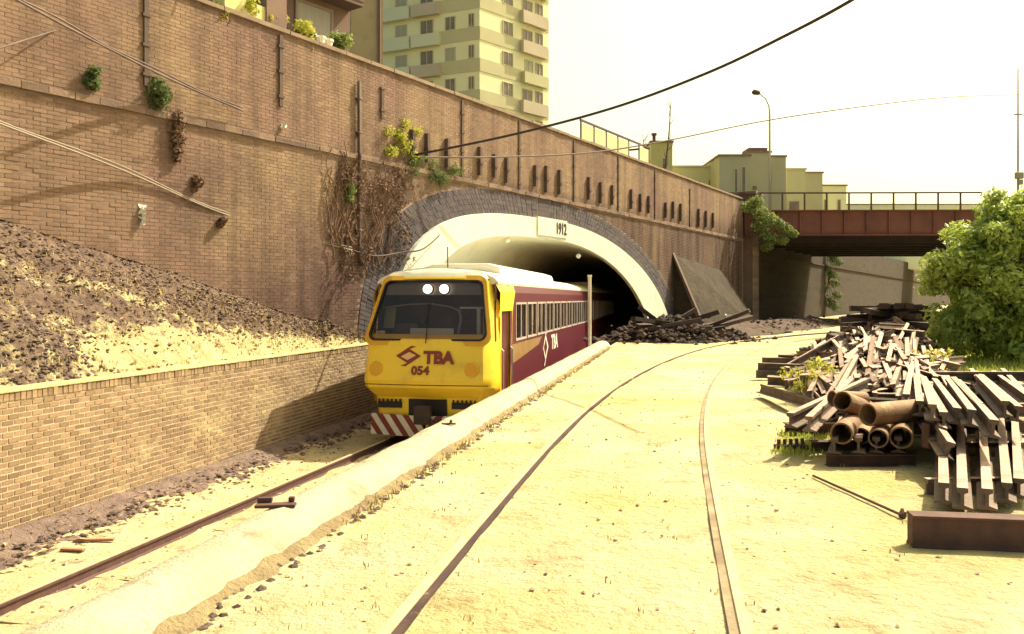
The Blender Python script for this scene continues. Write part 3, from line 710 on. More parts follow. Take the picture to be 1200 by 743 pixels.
# body shell: sides, roof
def body_side(mb, y0, y1, sg, wins, z0=.75, z1=3.40, x=1.45):
    zw0, zw1 = 2.04, 2.97
    ys = [y0]+[e for wn in wins for e in wn]+[y1]
    for a, b in zip(ys[:-1], ys[1:]):
        isw = any(abs(a-wn[0]) < 1e-6 for wn in wins)
        spans = [(1.0, zw0), (zw1, 3.2)] if isw else [(1.0, 3.2)]
        for p, q in spans: mb.face([(sg*x,a,p),(sg*x,b,p),(sg*x,b,q),(sg*x,a,q)])
        if isw:
            for (ya, za, yb, zb) in ((a,zw0,b,zw0),(a,zw1,b,zw1),(a,zw0,a,zw1),(b,zw0,b,zw1)):
                mb.face([(sg*x,ya,za),(sg*x,yb,zb),(sg*(x-.05),yb,zb),(sg*(x-.05),ya,za)])
        mb.face([(sg*(x-.08),a,z0),(sg*(x-.08),b,z0),(sg*x,b,1.0),(sg*x,a,1.0)])
        mb.face([(sg*x,a,3.2),(sg*x,b,3.2),(sg*(x-.07),b,3.38),(sg*(x-.07),a,3.38)])
WINS = [(2.85+k*1.66, 2.85+k*1.66+1.50) for k in range(11)]
def windows(parent, wins):
    for sg in (1, -1):
        for a, b in wins:
            mb = MB(); x = sg*1.43
            for (ya, yb, za, zb) in ((a,a+.06,2.04,2.97),(b-.06,b,2.04,2.97),(a+.06,b-.06,2.04,2.09),(a+.06,b-.06,2.92,2.97),((a+b)/2-.03,(a+b)/2+.03,2.09,2.92)):
                mb.bb(min(x,x+sg*.035), max(x,x+sg*.035), ya, yb, za, zb)
            wf = mb.build('window', frame_m, parent)
            mb = MB(); mb.face([(x-sg*.01,a,2.04),(x-sg*.01,b,2.04),(x-sg*.01,b,2.97),(x-sg*.01,a,2.97)]); mb.build('pane', sideglass_m, wf)
def roof(parent, y0, y1):
    mb = MB(); pr = [(-1.385,3.375),(-1.40,3.43),(-1.30,3.53),(-1.0,3.66),(-.5,3.74),(0,3.765),(.5,3.74),(1.0,3.66),(1.30,3.53),(1.40,3.43),(1.385,3.375)]
    mb.grid([[(a, y, b) for a, b in pr] for y in np.linspace(y0, y1, 12)]); mb.face([(a,y0,b) for a,b in pr]); mb.face([(a,y1,b) for a,b in pr][::-1]); return mb.build('roof', roof_m, parent, smooth=False)
mb = MB()
for sg in (1, -1): body_side(mb, 2.12, CL, sg, WINS)
mb.face([(-1.45,CL,.75),(1.45,CL,.75),(1.45,CL,3.4),(-1.45,CL,3.4)]); mb.bb(-1.4,1.4,2.2,CL-.05,.80,.9)
mb.build('body', maroon_m, car)
mb = MB(); mb.bb(-1.38, -.85, 2.9, CL-.3, .95, 1.9); mb.bb(.85, 1.38, 2.9, CL-.3, .95, 1.9)
for k in range(11):
    for sg in (-1, 1): mb.bb(sg*1.1-.28, sg*1.1+.28, 3.0+k*1.6, 3.12+k*1.6, 1.6, 2.35)
mb.build('seating', MT('seat_moquette', (.10,.05,.06), (.14,.08,.07), 5), car)
# cab side: yellow band over door, maroon door, handrail, step, slit window
for sg in (1, -1):
    mb = MB()
    x = 1.452
    mb.face([(sg*x,1.0,2.78),(sg*x,2.45,2.78),(sg*x,2.78,3.2),(sg*x,1.0,3.2)]); mb.face([(sg*x,1.0,3.2),(sg*x,2.78,3.2),(sg*(x-.07),2.86,3.385),(sg*(x-.1),1.0,3.385)])
    mb.face([(sg*x,1.0,.75),(sg*x,1.14,.75),(sg*x,1.14,2.78),(sg*x,1.0,2.78)])
    mb.face([(sg*(x-.05),2.1,1.0),(sg*(x+.003),2.22,1.0),(sg*(x+.003),2.45,2.78),(sg*(x-.05),2.1,2.78)])
    mb.build('cab_side', yel_m, car)
for sg in (1, -1):
    mb = MB(); x = sg*1.40; mb.face([(x,1.1,.9),(x,2.12,.9),(x,2.12,2.80),(x,1.1,2.80)]); mb.build('cab_door', maroon_m, car).data
    mb = MB(); mb.tube([(sg*1.50,1.14,.9),(sg*1.50,1.14,1.9),(sg*1.45,1.14,1.95)], .018, 6); mb.build('handrail', frame_m, car); mb = MB(); mb.tube([(sg*1.50,2.16,.9),(sg*1.50,2.16,1.9),(sg*1.45,2.16,1.95)], .018, 6); mb.build('handrail', frame_m, car)
    mb = MB(); mb.bb(min(sg*1.2,sg*1.46), max(sg*1.2,sg*1.46), 1.2, 2.05, .62, .98); mb.bb(min(sg*1.25,sg*1.5), max(sg*1.25,sg*1.5), 1.25, 2.0, .36, .40); mb.build('cab_step', MT('step_yellow', (.50,.31,.06), (.40,.24,.06), 4), car)
    rws = []
    for wz in np.linspace(2.14, 3.02, 7):
        u, h = prof(wz); p0, p1 = Vector((h, u+.42, wz)), Vector((1.45, 1.08, wz))
        rws.append([tuple(Vector((sg*(q.x+.012), q.y-.008, q.z))) for q in (p0.lerp(p1, .12), p0.lerp(p1, .30))])
    mb = MB(); mb.grid(rws); mb.build('side_slit', black_m, car)
# stripe, emblem and lettering on the side
mb = MB(); x = 1.456
mb.raw([(x,2.26,1.52),(x,2.26,1.98),(x,3.6,1.98),(x,3.6,1.60),(x,7.0,1.98),(x,6.4,1.78)], ((0,3,2,1),(3,5,4,2))); mb.build('side_stripe', gold_m, car)
mb = MB(); cy, cz = 7.7, 1.62
for pts in (((-.42,0),(-.25,0),(.0,.36),(0,.52)), ((0,.52),(0,.36),(.25,0),(.42,0)), ((.42,0),(.25,0),(0,-.36),(0,-.52)), ((0,-.52),(0,-.36),(-.25,0),(-.42,0)), ((-.05,.5),(.05,.5),(.25,.72),(.15,.72)), ((.05,-.5),(-.05,-.5),(-.25,-.72),(-.15,-.72))):
    mb.face([(1.457, cy+a*1.3, cz+b*.75) for a, b in pts])
mb.build('side_emblem', whitep_m, car)
o = link('side_lettering', text_mesh('TBA', .62, whitep_m, .003, .02, 1.25), car); o.location = (1.458, 9.6, 1.68); o.rotation_euler = (rad(90), 0, rad(90))
roof(car, 1.06, CL)
mb = MB(); mb.prism([(-1.05,3.6),(1.05,3.6),(.98,3.84),(.7,3.93),(-.7,3.93),(-.98,3.84)], (1,0,0), (0,0,1), (0,9.2,0), (0,3.2,0)); mb.build('roof_unit', roof_m, car, bevel=.05)
mb = MB(); mb.tube([(.1,1.6,3.76),(.1,1.6,4.25)], .015, 6); mb.build('aerial', black_m, car)
mb = MB()
for y in (3.2, CL-3.2):
    mb.bb(-1.2,1.2,y-1.6,y+1.6,.35,.55)
    for sy in (-1.1,1.1):
        for sg in (-1,1): mb.tube([(sg*.80,y+sy,.45),(sg*.93,y+sy,.45)], .45, 20)
mb.bb(-1.1,1.1,6,14,.3,.8); mb.build('bogie', dark_m, car)
# trailing car in the tunnel mouth
cx, cy_ = carx(CL+.55)
car2 = thing('railcar', (cx, cy_, ZR), 'second maroon railcar of the train, half swallowed by the dark tunnel', 'train', -HD+.01, 'coupled cars of the train')
W2 = [(1.1,1.9),(2.6,2.6+1.5)]+[(4.5+k*1.66, 6.0+k*1.66) for k in range(8)]
mb = MB()
for sg in (1,-1): body_side(mb, 0, 20, sg, W2)
mb.face([(-1.45,0,.75),(1.45,0,.75),(1.45,0,3.4),(-1.45,0,3.4)]); mb.face([(-1.45,20,.75),(1.45,20,.75),(1.45,20,3.4),(-1.45,20,3.4)]); mb.bb(-1.4,1.4,.05,19.9,.8,.9); mb.build('body', maroon_m, car2)
windows(car, WINS); windows(car2, W2); roof(car2, 0, 20)
mb = MB(); mb.prism([(-1.0,3.6),(1.0,3.6),(.9,3.9),(-.9,3.9)], (1,0,0), (0,0,1), (0,7,0), (0,4,0)); mb.build('roof_unit', roof_m, car2, bevel=.05)
mb = MB(); mb.bb(-.6,.6,-.55,.0,1.0,3.2); mb.build('gangway', black_m, car2)
mb = MB()
for y in (3.2, 16.8):
    mb.bb(-1.2,1.2,y-1.6,y+1.6,.35,.55)
    for sy in (-1.1,1.1):
        for sg in (-1,1): mb.tube([(sg*.80,y+sy,.45),(sg*.93,y+sy,.45)], .45, 20)
mb.build('bogie', dark_m, car2)
# white marker post on the kerb
p = at(691, 412, 26); post = thing('marker_post', (p.x, 26, 0.12), 'tall thin white post standing on the kerb beside the train', 'post')
mb = MB(); mb.tube([(0,0,0),(0,0,2.16)], .055, 10); mb.build('shaft', MT('post_white', (.68,.62,.54), (.58,.50,.45), 3, .8), post)
mb = MB(); mb.tube([(0,0,2.16),(0,0,2.2)], .07, 10); mb.build('cap', whitep_m, post)

# ------------------------------------------------------------------ road bridge
BY = 55.0
br = thing('road_bridge', (16.2, BY, 0), 'rusty red iron plate girder road bridge crossing the cutting with an open railing', 'bridge', -.02)
XL, XR = -1.2, 26
mb = MB(); mb.bb(XL, XR, 0, .06, 5.74, 7.22); mb.build('girder_web', girder_m, br)
mb = MB(); mb.bb(XL, XR, -.22, .28, 7.22, 7.30); mb.bb(XL, XR, -.2, .26, 5.66, 5.74); mb.build('girder_flange', MT('flange_rust', (.18,.07,.055), (.13,.055,.045), 1.5), br)
for k in range(19):
    mb = MB(); x = XL+.7+k*1.42; mb.bb(x-.05, x+.05, -.1, -.002, 5.76, 7.20)
    for z in np.arange(5.9, 7.2, .2): mb.bb(x-.14, x-.10, -.02, 0, z, z+.05); mb.bb(x+.10, x+.14, -.02, 0, z, z+.05)
    mb.build('stiffener', girder_m, br)
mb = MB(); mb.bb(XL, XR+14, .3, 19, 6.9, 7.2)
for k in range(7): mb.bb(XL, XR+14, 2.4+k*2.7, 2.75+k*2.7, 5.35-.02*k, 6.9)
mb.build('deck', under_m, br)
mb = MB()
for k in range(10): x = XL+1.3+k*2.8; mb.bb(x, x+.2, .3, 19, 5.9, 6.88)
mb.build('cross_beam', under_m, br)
for k in range(11):
    x = XL+1.42*k+1.0
    if x > 13.2: break
    mb = MB(); mb.bb(x-.045, x+.045, -.04, .05, 7.30, 8.36); mb.build('railing_post', iron_m, br)
mb = MB(); mb.bb(XL-.3, 13.9, -.05, .06, 8.36, 8.45); mb.build('top_rail', iron_m, br)
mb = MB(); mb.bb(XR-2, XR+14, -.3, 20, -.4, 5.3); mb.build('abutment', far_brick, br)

# ------------------------------------------------------------------ buildings behind the wall
def facade(parent, o, d, n, width, z0, floors, fh, spec):
    """o: corner, d: along, n: outward. spec(floor) -> list of (kind, a0, a1, z0, z1)"""
    R = Matrix((d, n, Vector((0,0,1)))).transposed()
    def bx(mb, a0, a1, b0, b1, c0, c1): mb.box(o + d*((a0+a1)/2)+n*((b0+b1)/2)+Vector((0,0,(c0+c1)/2)), (a1-a0, b1-b0, c1-c0), rot=R)
    for fl in range(floors):
        zf = z0+fl*fh
        for kind, a0, a1, c0, c1 in spec(fl):
            a0, a1 = a0*width, a1*width
            if kind in ('window', 'door', 'shutter'):
                mb = MB()
                for q in ((a0-.07,a0,c0,c1),(a1,a1+.07,c0,c1),(a0-.07,a1+.07,c0-.07,c0),(a0-.07,a1+.07,c1,c1+.07),((a0+a1)/2-.03,(a0+a1)/2+.03,c0,c1)): bx(mb, q[0], q[1], 0, .07, zf+q[2], zf+q[3])
                wn = mb.build('window' if kind != 'door' else 'balcony_door', tower_frame, parent)
                mb = MB(); bx(mb, a0, a1, .004, .03, zf+c0, zf+c1); mb.build('pane', win2_m if kind == 'shutter' else win_m, wn)
            elif kind == 'band':
                mb = MB(); bx(mb, a0, a1, .0, .05, zf+c0, zf+c1); mb.build('floor_band', band_m, parent)
            elif kind.startswith('balcony'):
                mm = {'balcony_p': pink_m, 'balcony_g': rail_gl, 'balcony_o': band_m}[kind]
                mb = MB(); bx(mb, a0, a1, .06, .5, zf+c0-.14, zf+c0); bo = mb.build('balcony', mm, parent)
                mb = MB(); bx(mb, a0, a1, .42, .5, zf+c0, zf+c1); bx(mb, a0, a0+.08, .06, .42, zf+c0, zf+c1); bx(mb, a1-.08, a1, .06, .42, zf+c0, zf+c1); mb.build('parapet', mm, bo)
tower_frame = MT('tower_trim', (.55,.52,.32), None)
tc = Vector((-2.85, 75, 0)); dr = Vector((.669,.743,0)).normalized(); nr = Vector((dr.y,-dr.x,0)); dl = Vector((-.91,.41,0)).normalized(); nl = Vector((dl.y*-1, dl.x, 0))
tw = thing('apartment_tower', (tc.x, tc.y, 7), 'tall cream yellow apartment tower with olive bands and balconies above the wall', 'building')
tcl = Vector((0,0,-7.0))
wr_, wl_ = 9.5, 10.2
cor = [Vector((0,0,0)), dr*wr_, dr*wr_+dl*wl_, dl*wl_]
mb = MB(); mb.raw([c+Vector((0,0,0)) for c in cor]+[c+Vector((0,0,31)) for c in cor], ((0,1,5,4),(1,2,6,5),(2,3,7,6),(3,0,4,7),(4,5,6,7))); mb.build('tower_walls', tower_m, tw)
FH = 2.77
def spec_r(fl):
    out = [('band',.0,1.0,0,1.15), ('window',.32,.45,1.22,2.35)]
    if fl % 3 != 2: out += [('balcony_p',.56,.93,.1,1.1), ('door',.60,.74,.25,2.2), ('window',.80,.90,1.2,2.3)]
    else: out += [('balcony_o',.58,.93,.1,1.0), ('shutter',.64,.75,.3,2.2), ('window',.80,.90,1.1,2.2)]
    return out
def spec_l(fl):
    out = [('band',.0,.62,0,1.15), ('window',.055,.10,1.25,2.3), ('shutter' if fl % 2 else 'window',.24,.33,1.2,2.3), ('door',.46,.58,.25,2.3), ('balcony_p' if fl % 2 else 'balcony_g',.38,.66,.05,1.0), ('balcony_g',.68,.985,.02,1.05), ('shutter',.73,.84,.2,2.2)]
    return out
facade(tw, Vector((0,0,0)), dr, nr, wr_, .79, 11, FH, spec_r)
nl2 = Vector((-.41,-.91,0)).normalized()
facade(tw, Vector((0,0,0)), dl, nl2, wl_, .79, 11, FH, spec_l)
# beige blind block left of the tower
def at2(x, Y): return (x-600)*Y/1000
bl = thing('apartment_block', (at2(428, 52), 52, 7), 'plain beige windowless block between the brown building and the cream tower', 'building')
mb = MB(); x0, x1 = at2(411, 52)-bl.location.x, at2(446.5, 52)-bl.location.x
mb.raw([(x0,0,0),(x1,.8,0),(x1-3,9,0),(x0-3,9,0),(x0,0,26),(x1,.8,26),(x1-3,9,26),(x0-3,9,26)], ((0,1,5,4),(1,2,6,5),(2,3,7,6),(3,0,4,7),(4,5,6,7))); mb.build('wall', beige_m, bl)
mb = MB(); mb.bb(x1-.25, x1-.12, .55, .72, 0, 26); mb.build('downpipe', brown_m, bl)
# brown house with curtained windows, just behind the wall
hb = thing('brown_house', tuple(wp(27.5, 7, -5.5)), 'dark brown house with pale curtained windows behind the plants on the wall', 'building', WANG-.12)
mb = MB(); mb.bb(-9, 4.4, 0, 8, 0, 14); mb.build('wall', brown_m, hb)
for k in range(5):
    x = -8.4+k*2.6
    for z in (2.4, 5.6):
        mb = MB(); mb.bb(x, x+1.6, -.06, -.01, z, z+.1); mb.bb(x, x+1.6, -.06, -.01, z+2.0, z+2.1); mb.bb(x, x+.09, -.06, -.01, z+.1, z+2.0); mb.bb(x+1.51, x+1.6, -.06, -.01, z+.1, z+2.0); wn = mb.build('window', MT('brown_frame', (.30,.22,.18), None) if (k, z) == (0, 2.4) else bpy.data.materials['brown_frame'], hb)
        mb = MB(); mb.bb(x+.09, x+1.51, -.03, -.008, z+.1, z+2.0); mb.build('curtain', curtain_m, wn)
mb = MB(); mb.bb(-9, 4.4, -.7, -.0, 4.7, 4.85); mb.bb(-9, 4.4, -.72, -.66, 4.85, 5.6); mb.build('balcony', MT('brown_balcony', (.17,.105,.09), None), hb)
# roof terrace
ter = thing('roof_terrace', tuple(wp(49, 7, -4.2)), 'low flat roofed terrace with dark top rail just right of the cream tower', 'building', WANG)
mb = MB(); mb.bb(-.3, 9.3, 0, 5, 0, 2.6); mb.build('wall', olive_m, ter)
mb = MB(); mb.bb(-.35, 9.35, -.12, 5, 2.6, 2.72); mb.build('roof_slab', coping_m, ter)
mb = MB(); mb.bb(-.35, 9.35, -.06, .02, 3.78, 3.88); mb.bb(9.25, 9.35, -.06, 5, 3.78, 3.88); mb.build('top_rail', iron_m, ter)
for k in range(7):
    mb = MB(); x = -.3+k*1.58; mb.bb(x, x+.08, -.05, .01, 2.72, 3.78); mb.build('rail_post', iron_m, ter)
    if k in (0,1,2,3,5):
        mb = MB(); mb.bb(x+.09, x+1.56, -.03, -.005, 2.78, 3.7); mb.build('panel', olive_m, ter)
# distant buildings beyond the bridge end
def block(name, label, x0, x1, ytop, Y, m, depth=8, wins=(), zb=6.5):
    o = thing(name, (at2((x0+x1)/2, Y), Y, zb), label, 'building')
    h = 1.6+(350-ytop)*Y/1000-zb; wd = (x1-x0)*Y/1000
    mb = MB(); mb.bb(-wd/2, wd/2, 0, depth, 0, h); mb.build('wall', m, o)
    mb = MB(); mb.bb(-wd/2-.12, wd/2+.12, -.12, depth, h, h+.18); mb.build('roof_edge', coping_m if m is not olive_m else band_m, o)
    for (a, b, c, d) in wins:
        f = MB(); xa, xb = a*wd-wd/2, b*wd-wd/2; f.bb(xa-.08, xa, -.06, 0, c*h, d*h); f.bb(xb, xb+.08, -.06, 0, c*h, d*h); f.bb(xa-.08, xb+.08, -.06, 0, d*h, d*h+.1); wn = f.build('window', tower_frame, o)
        mb = MB(); mb.bb(xa, xb, -.03, -.004, c*h, d*h); mb.build('pane', win_m, wn)
    return o, h, wd
o, h, wd = block('tank_house', 'small square yellow rooftop block with a chimney behind the bare tree', 763, 788, 167, 85, MT('mustard_render', (.62,.56,.24), (.54,.49,.21), .8), 3, ((.55,.7,.72,.85),))
mb = MB(); mb.tube([(-.6,1,h),(-.6,1,h+.9)], .17, 8); mb.tube([(-.6,1,h+.9),(-.6,1,h+1.1)], .28, 8); mb.build('chimney', iron_m, o)
block('distant_building', 'long low pale olive building just above the wall end', 785, 848, 196, 88, olive_m, 8, ((.12,.18,.7,.85),(.3,.36,.7,.85),(.5,.56,.68,.82),(.72,.78,.7,.84)))
o, h, wd = block('distant_building', 'olive building with two tall dark slot openings beside the pier', 843, 879, 183, 84, grey_b, 8, ((.50,.58,.1,.86),(.74,.84,.1,.88)))
o, h, wd = block('distant_building', 'square grey flat block directly behind the lamp post', 876, 903, 179, 86, grey_b, 8, ((.2,.4,.62,.66),(.2,.4,.22,.28)))
mb = MB(); mb.bb(-.9, 1.0, .5, 3, h+.18, h+.6); mb.build('roof_unit', brown_m, o)
block('distant_building', 'plain grey block right of the lamp post with sharp roof edge', 904, 921, 184, 87, grey_b, 8)
block('distant_building', 'low yellowish building with dark balcony opening beyond the railing', 922, 944, 199, 92, olive_m, 8, ((.12,.65,.35,.62),))
block('distant_building', 'small grey leaning block at the right end of far buildings', 941, 964, 203, 95, grey_b, 8)
block('distant_building', 'pale low strip of roofs behind the middle of railing', 940, 992, 218, 100, tower_m, 8, ((.2,.26,.6,.8),(.5,.56,.6,.8),(.8,.86,.6,.8)))
block('distant_building', 'very pale long building seen through the bridge railing', 990, 1150, 240, 140, rail_gl, 8, tuple((.05+k*.1, .09+k*.1, .3, .7) for k in range(9)))

# ------------------------------------------------------------------ lamp and utility pole on the bridge
lp = thing('street_lamp', tuple(at(902, 247, 62)), 'slender pale street lamp with curved arm and dark head above the bridge', 'street lamp')
mb = MB(); mb.tube([(0,0,-.2),(0,0,7.0),(-.05,0,7.6),(-.3,0,8.15),(-.75,0,8.5)], [.10,.07,.055,.05,.045], 8); mb.build('pole', pole_m, lp, smooth=True)
mb = MB(); mb.tube([(-.7,0,8.5),(-.8,0,8.56),(-1.15,0,8.62),(-1.3,0,8.6)], [.06,.17,.2,.06], 10); mb.build('lamp_head', iron_m, lp, smooth=True)
up = thing('utility_pole', tuple(at(1193, 247, 66)), 'thin pale pole with a small box at the right edge above the tree', 'pole')
mb = MB(); mb.tube([(0,0,-.2),(0,0,11)], [.10,.05], 8); mb.build('shaft', MT('pole_paint', (.58,.52,.56), None), up)
mb = MB(); mb.box((0,-.15,2.7),(.6,.3,.5)); mb.box((.1,-.12,2.2),(.35,.25,.4)); mb.build('junction_box', grey_b, up, bevel=.04)
mb = MB(); mb.bb(-.3,.3,-.06,.06,7.4,7.5); mb.build('crossarm', grey_b, up)

# ------------------------------------------------------------------ cables
def cable(pts, r, m, label, n=40, double=False):
    P = [at(*p) for p in pts]; out = []
    k = len(P)
    for i in range(n+1):                       # Catmull-Rom through the surveyed points
        u = i/n*(k-1); a = min(int(u), k-2); f = u-a
        p0, p1, p2, p3 = P[max(a-1,0)], P[a], P[a+1], P[min(a+2,k-1)]
        out.append(.5*((2*p1)+(p2-p0)*f+(2*p0-5*p1+4*p2-p3)*f*f+(3*p1-p0-3*p2+p3)*f**3))
    mb = MB(); mb.tube(out, r, 6)
    if double: mb.tube([p+Vector((0,0,.055+.02*math.sin(i*.5))) for i, p in enumerate(out)], r*.8, 6)
    return tag(mb.build('overhead_cable', m, smooth=True), label, 'cable')
cable([(-60,-46,12.0),(20,0,13.2),(110,48,15.2),(200,93,17.4),(285,130,19.25)], .022, cable2_m, 'thick double cable slanting down from top left onto the upper brick wall', double=True)
cable([(-60,122,12.5),(0,145,14.0),(140,198,16.6),(250,246,18.7),(330,272,20.6),(412,293,22.5)], .02, cable3_m, 'pale double cable sagging across the lower left brick wall', double=True)
cable([(412,293,22.5),(440,300,23.1),(470,296,24.1),(495,292,24.6),(515,276,25.6)], .022, iron_m, 'short cable looping from the wall to the tunnel mouth')
cable([(-40,66,13.6),(0,56,14.2),(90,28,16.2),(180,2,17.6),(240,-16,18.2)], .018, cable2_m, 'thin cable rising to the right across the top left brick wall')
cable([(484,182,24.8),(600,158,23.5),(720,126,22),(830,85,20),(920,42,18),(1000,-1,16),(1090,-60,14)], .034, cable_m, 'thick black overhead cable sweeping up to the top right of sky')
cable([(488,184,24.9),(580,184,27),(690,179,31),(780,165,35),(900,141,41),(1010,125,46),(1110,114,56),(1193,111,66)], .028, cable2_m, 'thin grey cable stretching from the wall past the lamp post')

# ------------------------------------------------------------------ vegetation
def leaves(mb, centers, n, rad_, size, flat=.35, up=.3):
    """n leaf blades about each centre; rad_ per centre"""
    for c, R in zip(centers, rad_):
        d = RNG.normal(size=(n,3)); d /= np.linalg.norm(d, axis=1)[:,None]; rr = R*RNG.random(n)**.45
        P = np.array(c) + d*rr[:,None]*np.array([1,1,.8])
        nrm = d*.8 + RNG.normal(size=(n,3))*.5 + np.array([0,0,up]); nrm /= np.linalg.norm(nrm, axis=1)[:,None]
        a = np.cross(nrm, RNG.normal(size=(n,3))); a /= np.linalg.norm(a, axis=1)[:,None]; b = np.cross(nrm, a)
        sz = size*(.6+.8*RNG.random(n))
        tint = np.clip(RNG.normal(.5,.25,n), 0, 1)
        for k in range(n):
            p = P[k]; A = a[k]*sz[k]; B = b[k]*sz[k]*.45; N_ = nrm[k]*sz[k]*.12
            i0 = len(mb.v)
            mb.v += [tuple(p-A), tuple(p+B-N_), tuple(p+A), tuple(p-B-N_)]
            mb.f += [(i0,i0+1,i0+2),(i0,i0+2,i0+3)]; mb.t += [tint[k]]*2
# big bright tree at right
tx, ty = 12.75, 21.5
tree = thing('tree', (tx, ty, 0), 'large bushy bright green tree at the right edge below the bridge', 'tree')
mb = MB(); mb.tube([(0,0,-.1),(.05,0,.8),(-.05,.1,1.6)], [.20,.15,.11], 10); mb.build('trunk', bark_m, tree, smooth=True)
mb = MB()
cs, rs = [], []
for k in range(165):
    d = Vector((random.gauss(0,1), random.gauss(0,1), random.gauss(0,1))).normalized()
    e = random.uniform(.62, 1.0)
    c = Vector((d.x*2.1*e, d.y*1.9*e, 2.25+d.z*1.95*e))
    if c.z < .25: continue
    cs.append(c); rs.append(random.uniform(.28,.52))
for k in range(48):
    a, r = random.uniform(0, 6.28), random.uniform(1.0, 2.1); cs.append(Vector((math.cos(a)*r+.3, math.sin(a)*r, random.uniform(.25, 1.3)))); rs.append(random.uniform(.28,.45))
for c in cs[::3]: mb.tube([(0,0,1.2+random.random()*.5), tuple(c*.55+Vector((0,0,.7))), tuple(c)], [.05,.03,.012], 5)
mb.build('branches', bark_m, tree)
mb = MB(); leaves(mb, cs, 170, rs, .085); leaves(mb, [(0,0,2.2),(.8,0,2.2),(-.8,0,2),(0,0,3.2),(.6,0,1.2),(-.6,0,1.2)], 350, [1.1]*6, .085)
mb.build('crown', leaf_m, tree, fix=False)
def shrub(name, label, loc, cs, rs, n, size, m, cat='shrub', stems=True, stem_m=None, root=(0,0,0)):
    o = thing(name, loc, label, cat)
    mb = MB(); leaves(mb, cs, n, rs, size); mb.build('foliage', m, o, fix=False)
    if stems:
        mb = MB()
        for c in cs: mb.tube([root, tuple((Vector(c)+Vector(root))/2+Vector((0,0,.08))), c], [.03,.02,.008], 5)
        mb.build('stem', stem_m or bark_m, o)
    return o
p = at(888, 285, 53.5)
cs = [(-.6,0,2.3),(-.1,-.1,2.6),(.2,0,1.9),(.7,-.1,1.5),(1.2,-.2,1.2),(1.7,-.2,.9),(.4,0,.6),(.1,0,1.1),(.9,-.1,.3),(2.1,-.2,.6),(.5,-.1,-.2),(1.5,-.2,.2)]
shrub('wall_shrub', 'pale leafy shrub sprouting from the brick pier beside the bridge', tuple(p), cs, [.55,.5,.6,.6,.5,.45,.55,.6,.5,.35,.45,.4], 240, .11, bush_m, 'shrub', root=(-.3,.2,-.2))
p = wp(92, 3.2, .25)
o = shrub('ivy', 'strip of green ivy hanging on the far wall under the bridge', tuple(p), [(random.uniform(-.7,.7)*1.2, random.uniform(-.2,.1), -2.8+k*.38) for k in range(17)], [.55]*17, 130, .13, moss_m, 'plant')
for k, (x, y, Y, r, lab, m) in enumerate(((180,108,0,.28,'round dark green tuft growing high on the left brick wall',moss_m),(205,155,0,.20,'withered brown plant hanging down the brick wall under the green tuft',dead_m),(407,225,0,.22,'bright green tuft on the brick wall beside the long drain pipe',bush_m),(228,215,0,.13,'small dark dead tuft on the middle of the left brick wall',dead_m),(470,163,0,.35,'yellow green creeper at the cable anchor above the tunnel',weed_m),(500,197,0,.32,'low green patch of growth over the tunnel arch left side',moss_m),(105,92,0,.18,'faint green tuft on the ledge at top left wall',moss_m),(258,262,0,.10,'tiny dark tuft low on the left brick wall below the pale cable',dead_m))):
    s = px_s(x); Y = s*.861; z = 1.6+(350-y)*Y/1000; p = wp(s, z, .06)
    if k == 1: cs = [(0,0,.35-.18*j) for j in range(6)]; rs = [.16,.19,.19,.17,.14,.1]
    elif k == 4: cs = [tuple(WD*random.uniform(-.7,.7)+Vector((0,0,random.uniform(-.5,.5)))) for j in range(11)]; rs = [.22]*11
    elif k == 5: cs = [tuple(WD*random.uniform(-1,1.6)+Vector((0,0,random.uniform(-.3,.2)))) for j in range(10)]; rs = [.28]*10
    else: cs = [(random.uniform(-r,r)*.5, random.uniform(-r,r)*.4, random.uniform(-r,r)*.9) for j in range(7)]; rs = [r*.75]*7
    shrub('wall_plant', lab, tuple(p), cs, rs, 110, .05, m, 'plant', root=(-.1,.08,-.05))
# dark creeper stems left of the portal
mb = MB()
for k in range(26):
    s0 = 26+random.uniform(-.6,2.0); z = random.uniform(2.2,3.2); pts = []
    for j in range(9): pts.append(tuple(wp(s0, z, .05+random.random()*.05))); s0 += random.uniform(-.22,.24); z += random.uniform(.12,.42)
    mb.tube(pts, [.022]*5+[.014]*4, 4)
cr = thing('creeper', tuple(wp(27, 2.2)), 'tangle of bare dark creeper stems climbing the wall left of the tunnel', 'plant')
o = mb.build('stems', dead_m, cr); o.location = -Vector(cr.location)
mb = MB(); cs = [tuple(wp(26.4+random.uniform(-.7,2.2), random.uniform(2.2,5.2), .1)-Vector(cr.location)) for _ in range(42)]
leaves(mb, cs, 45, [.3]*len(cs), .05); mb.build('dead_leaves', dead_m, cr, fix=False)
# plants and planter on top of the wall
for x, y, lab, n_, m_ in ((258, 10, 'leafy yellow green plant on the wall top at the far left', 5, weed_m), (290, 6, 'yellow green plant growing out of the pale planter box', 7, weed_m), (318, 18, 'yellowish leafy plant just right of the planter box', 4, weed_m), (352, 22, 'bent tall plant with a leafy head on the wall top', 4, weed_m), (366, 48, 'small orange yellow plant low on the wall top', 3, weed_m), (405, 45, 'pale green bush against the beige windowless block', 6, bush_m)):
    s = px_s(x); Y = s*.861; p = wp(s, 8.08, -.3); zc = 1.6+(350-y)*Y/1000-8.08
    cs = [(random.uniform(-.3,.3), random.uniform(-.1,.3), zc+random.uniform(-.25,.2)) for _ in range(n_)]
    shrub('potted_plant', lab, tuple(p), cs, [.24]*n_, 90, .065, m_, 'plant')
s = px_s(299); pb = thing('planter_box', tuple(wp(s, 8.08, -.35)), 'long pale yellow planter box on top of the brick wall', 'planter', WANG)
mb = MB()
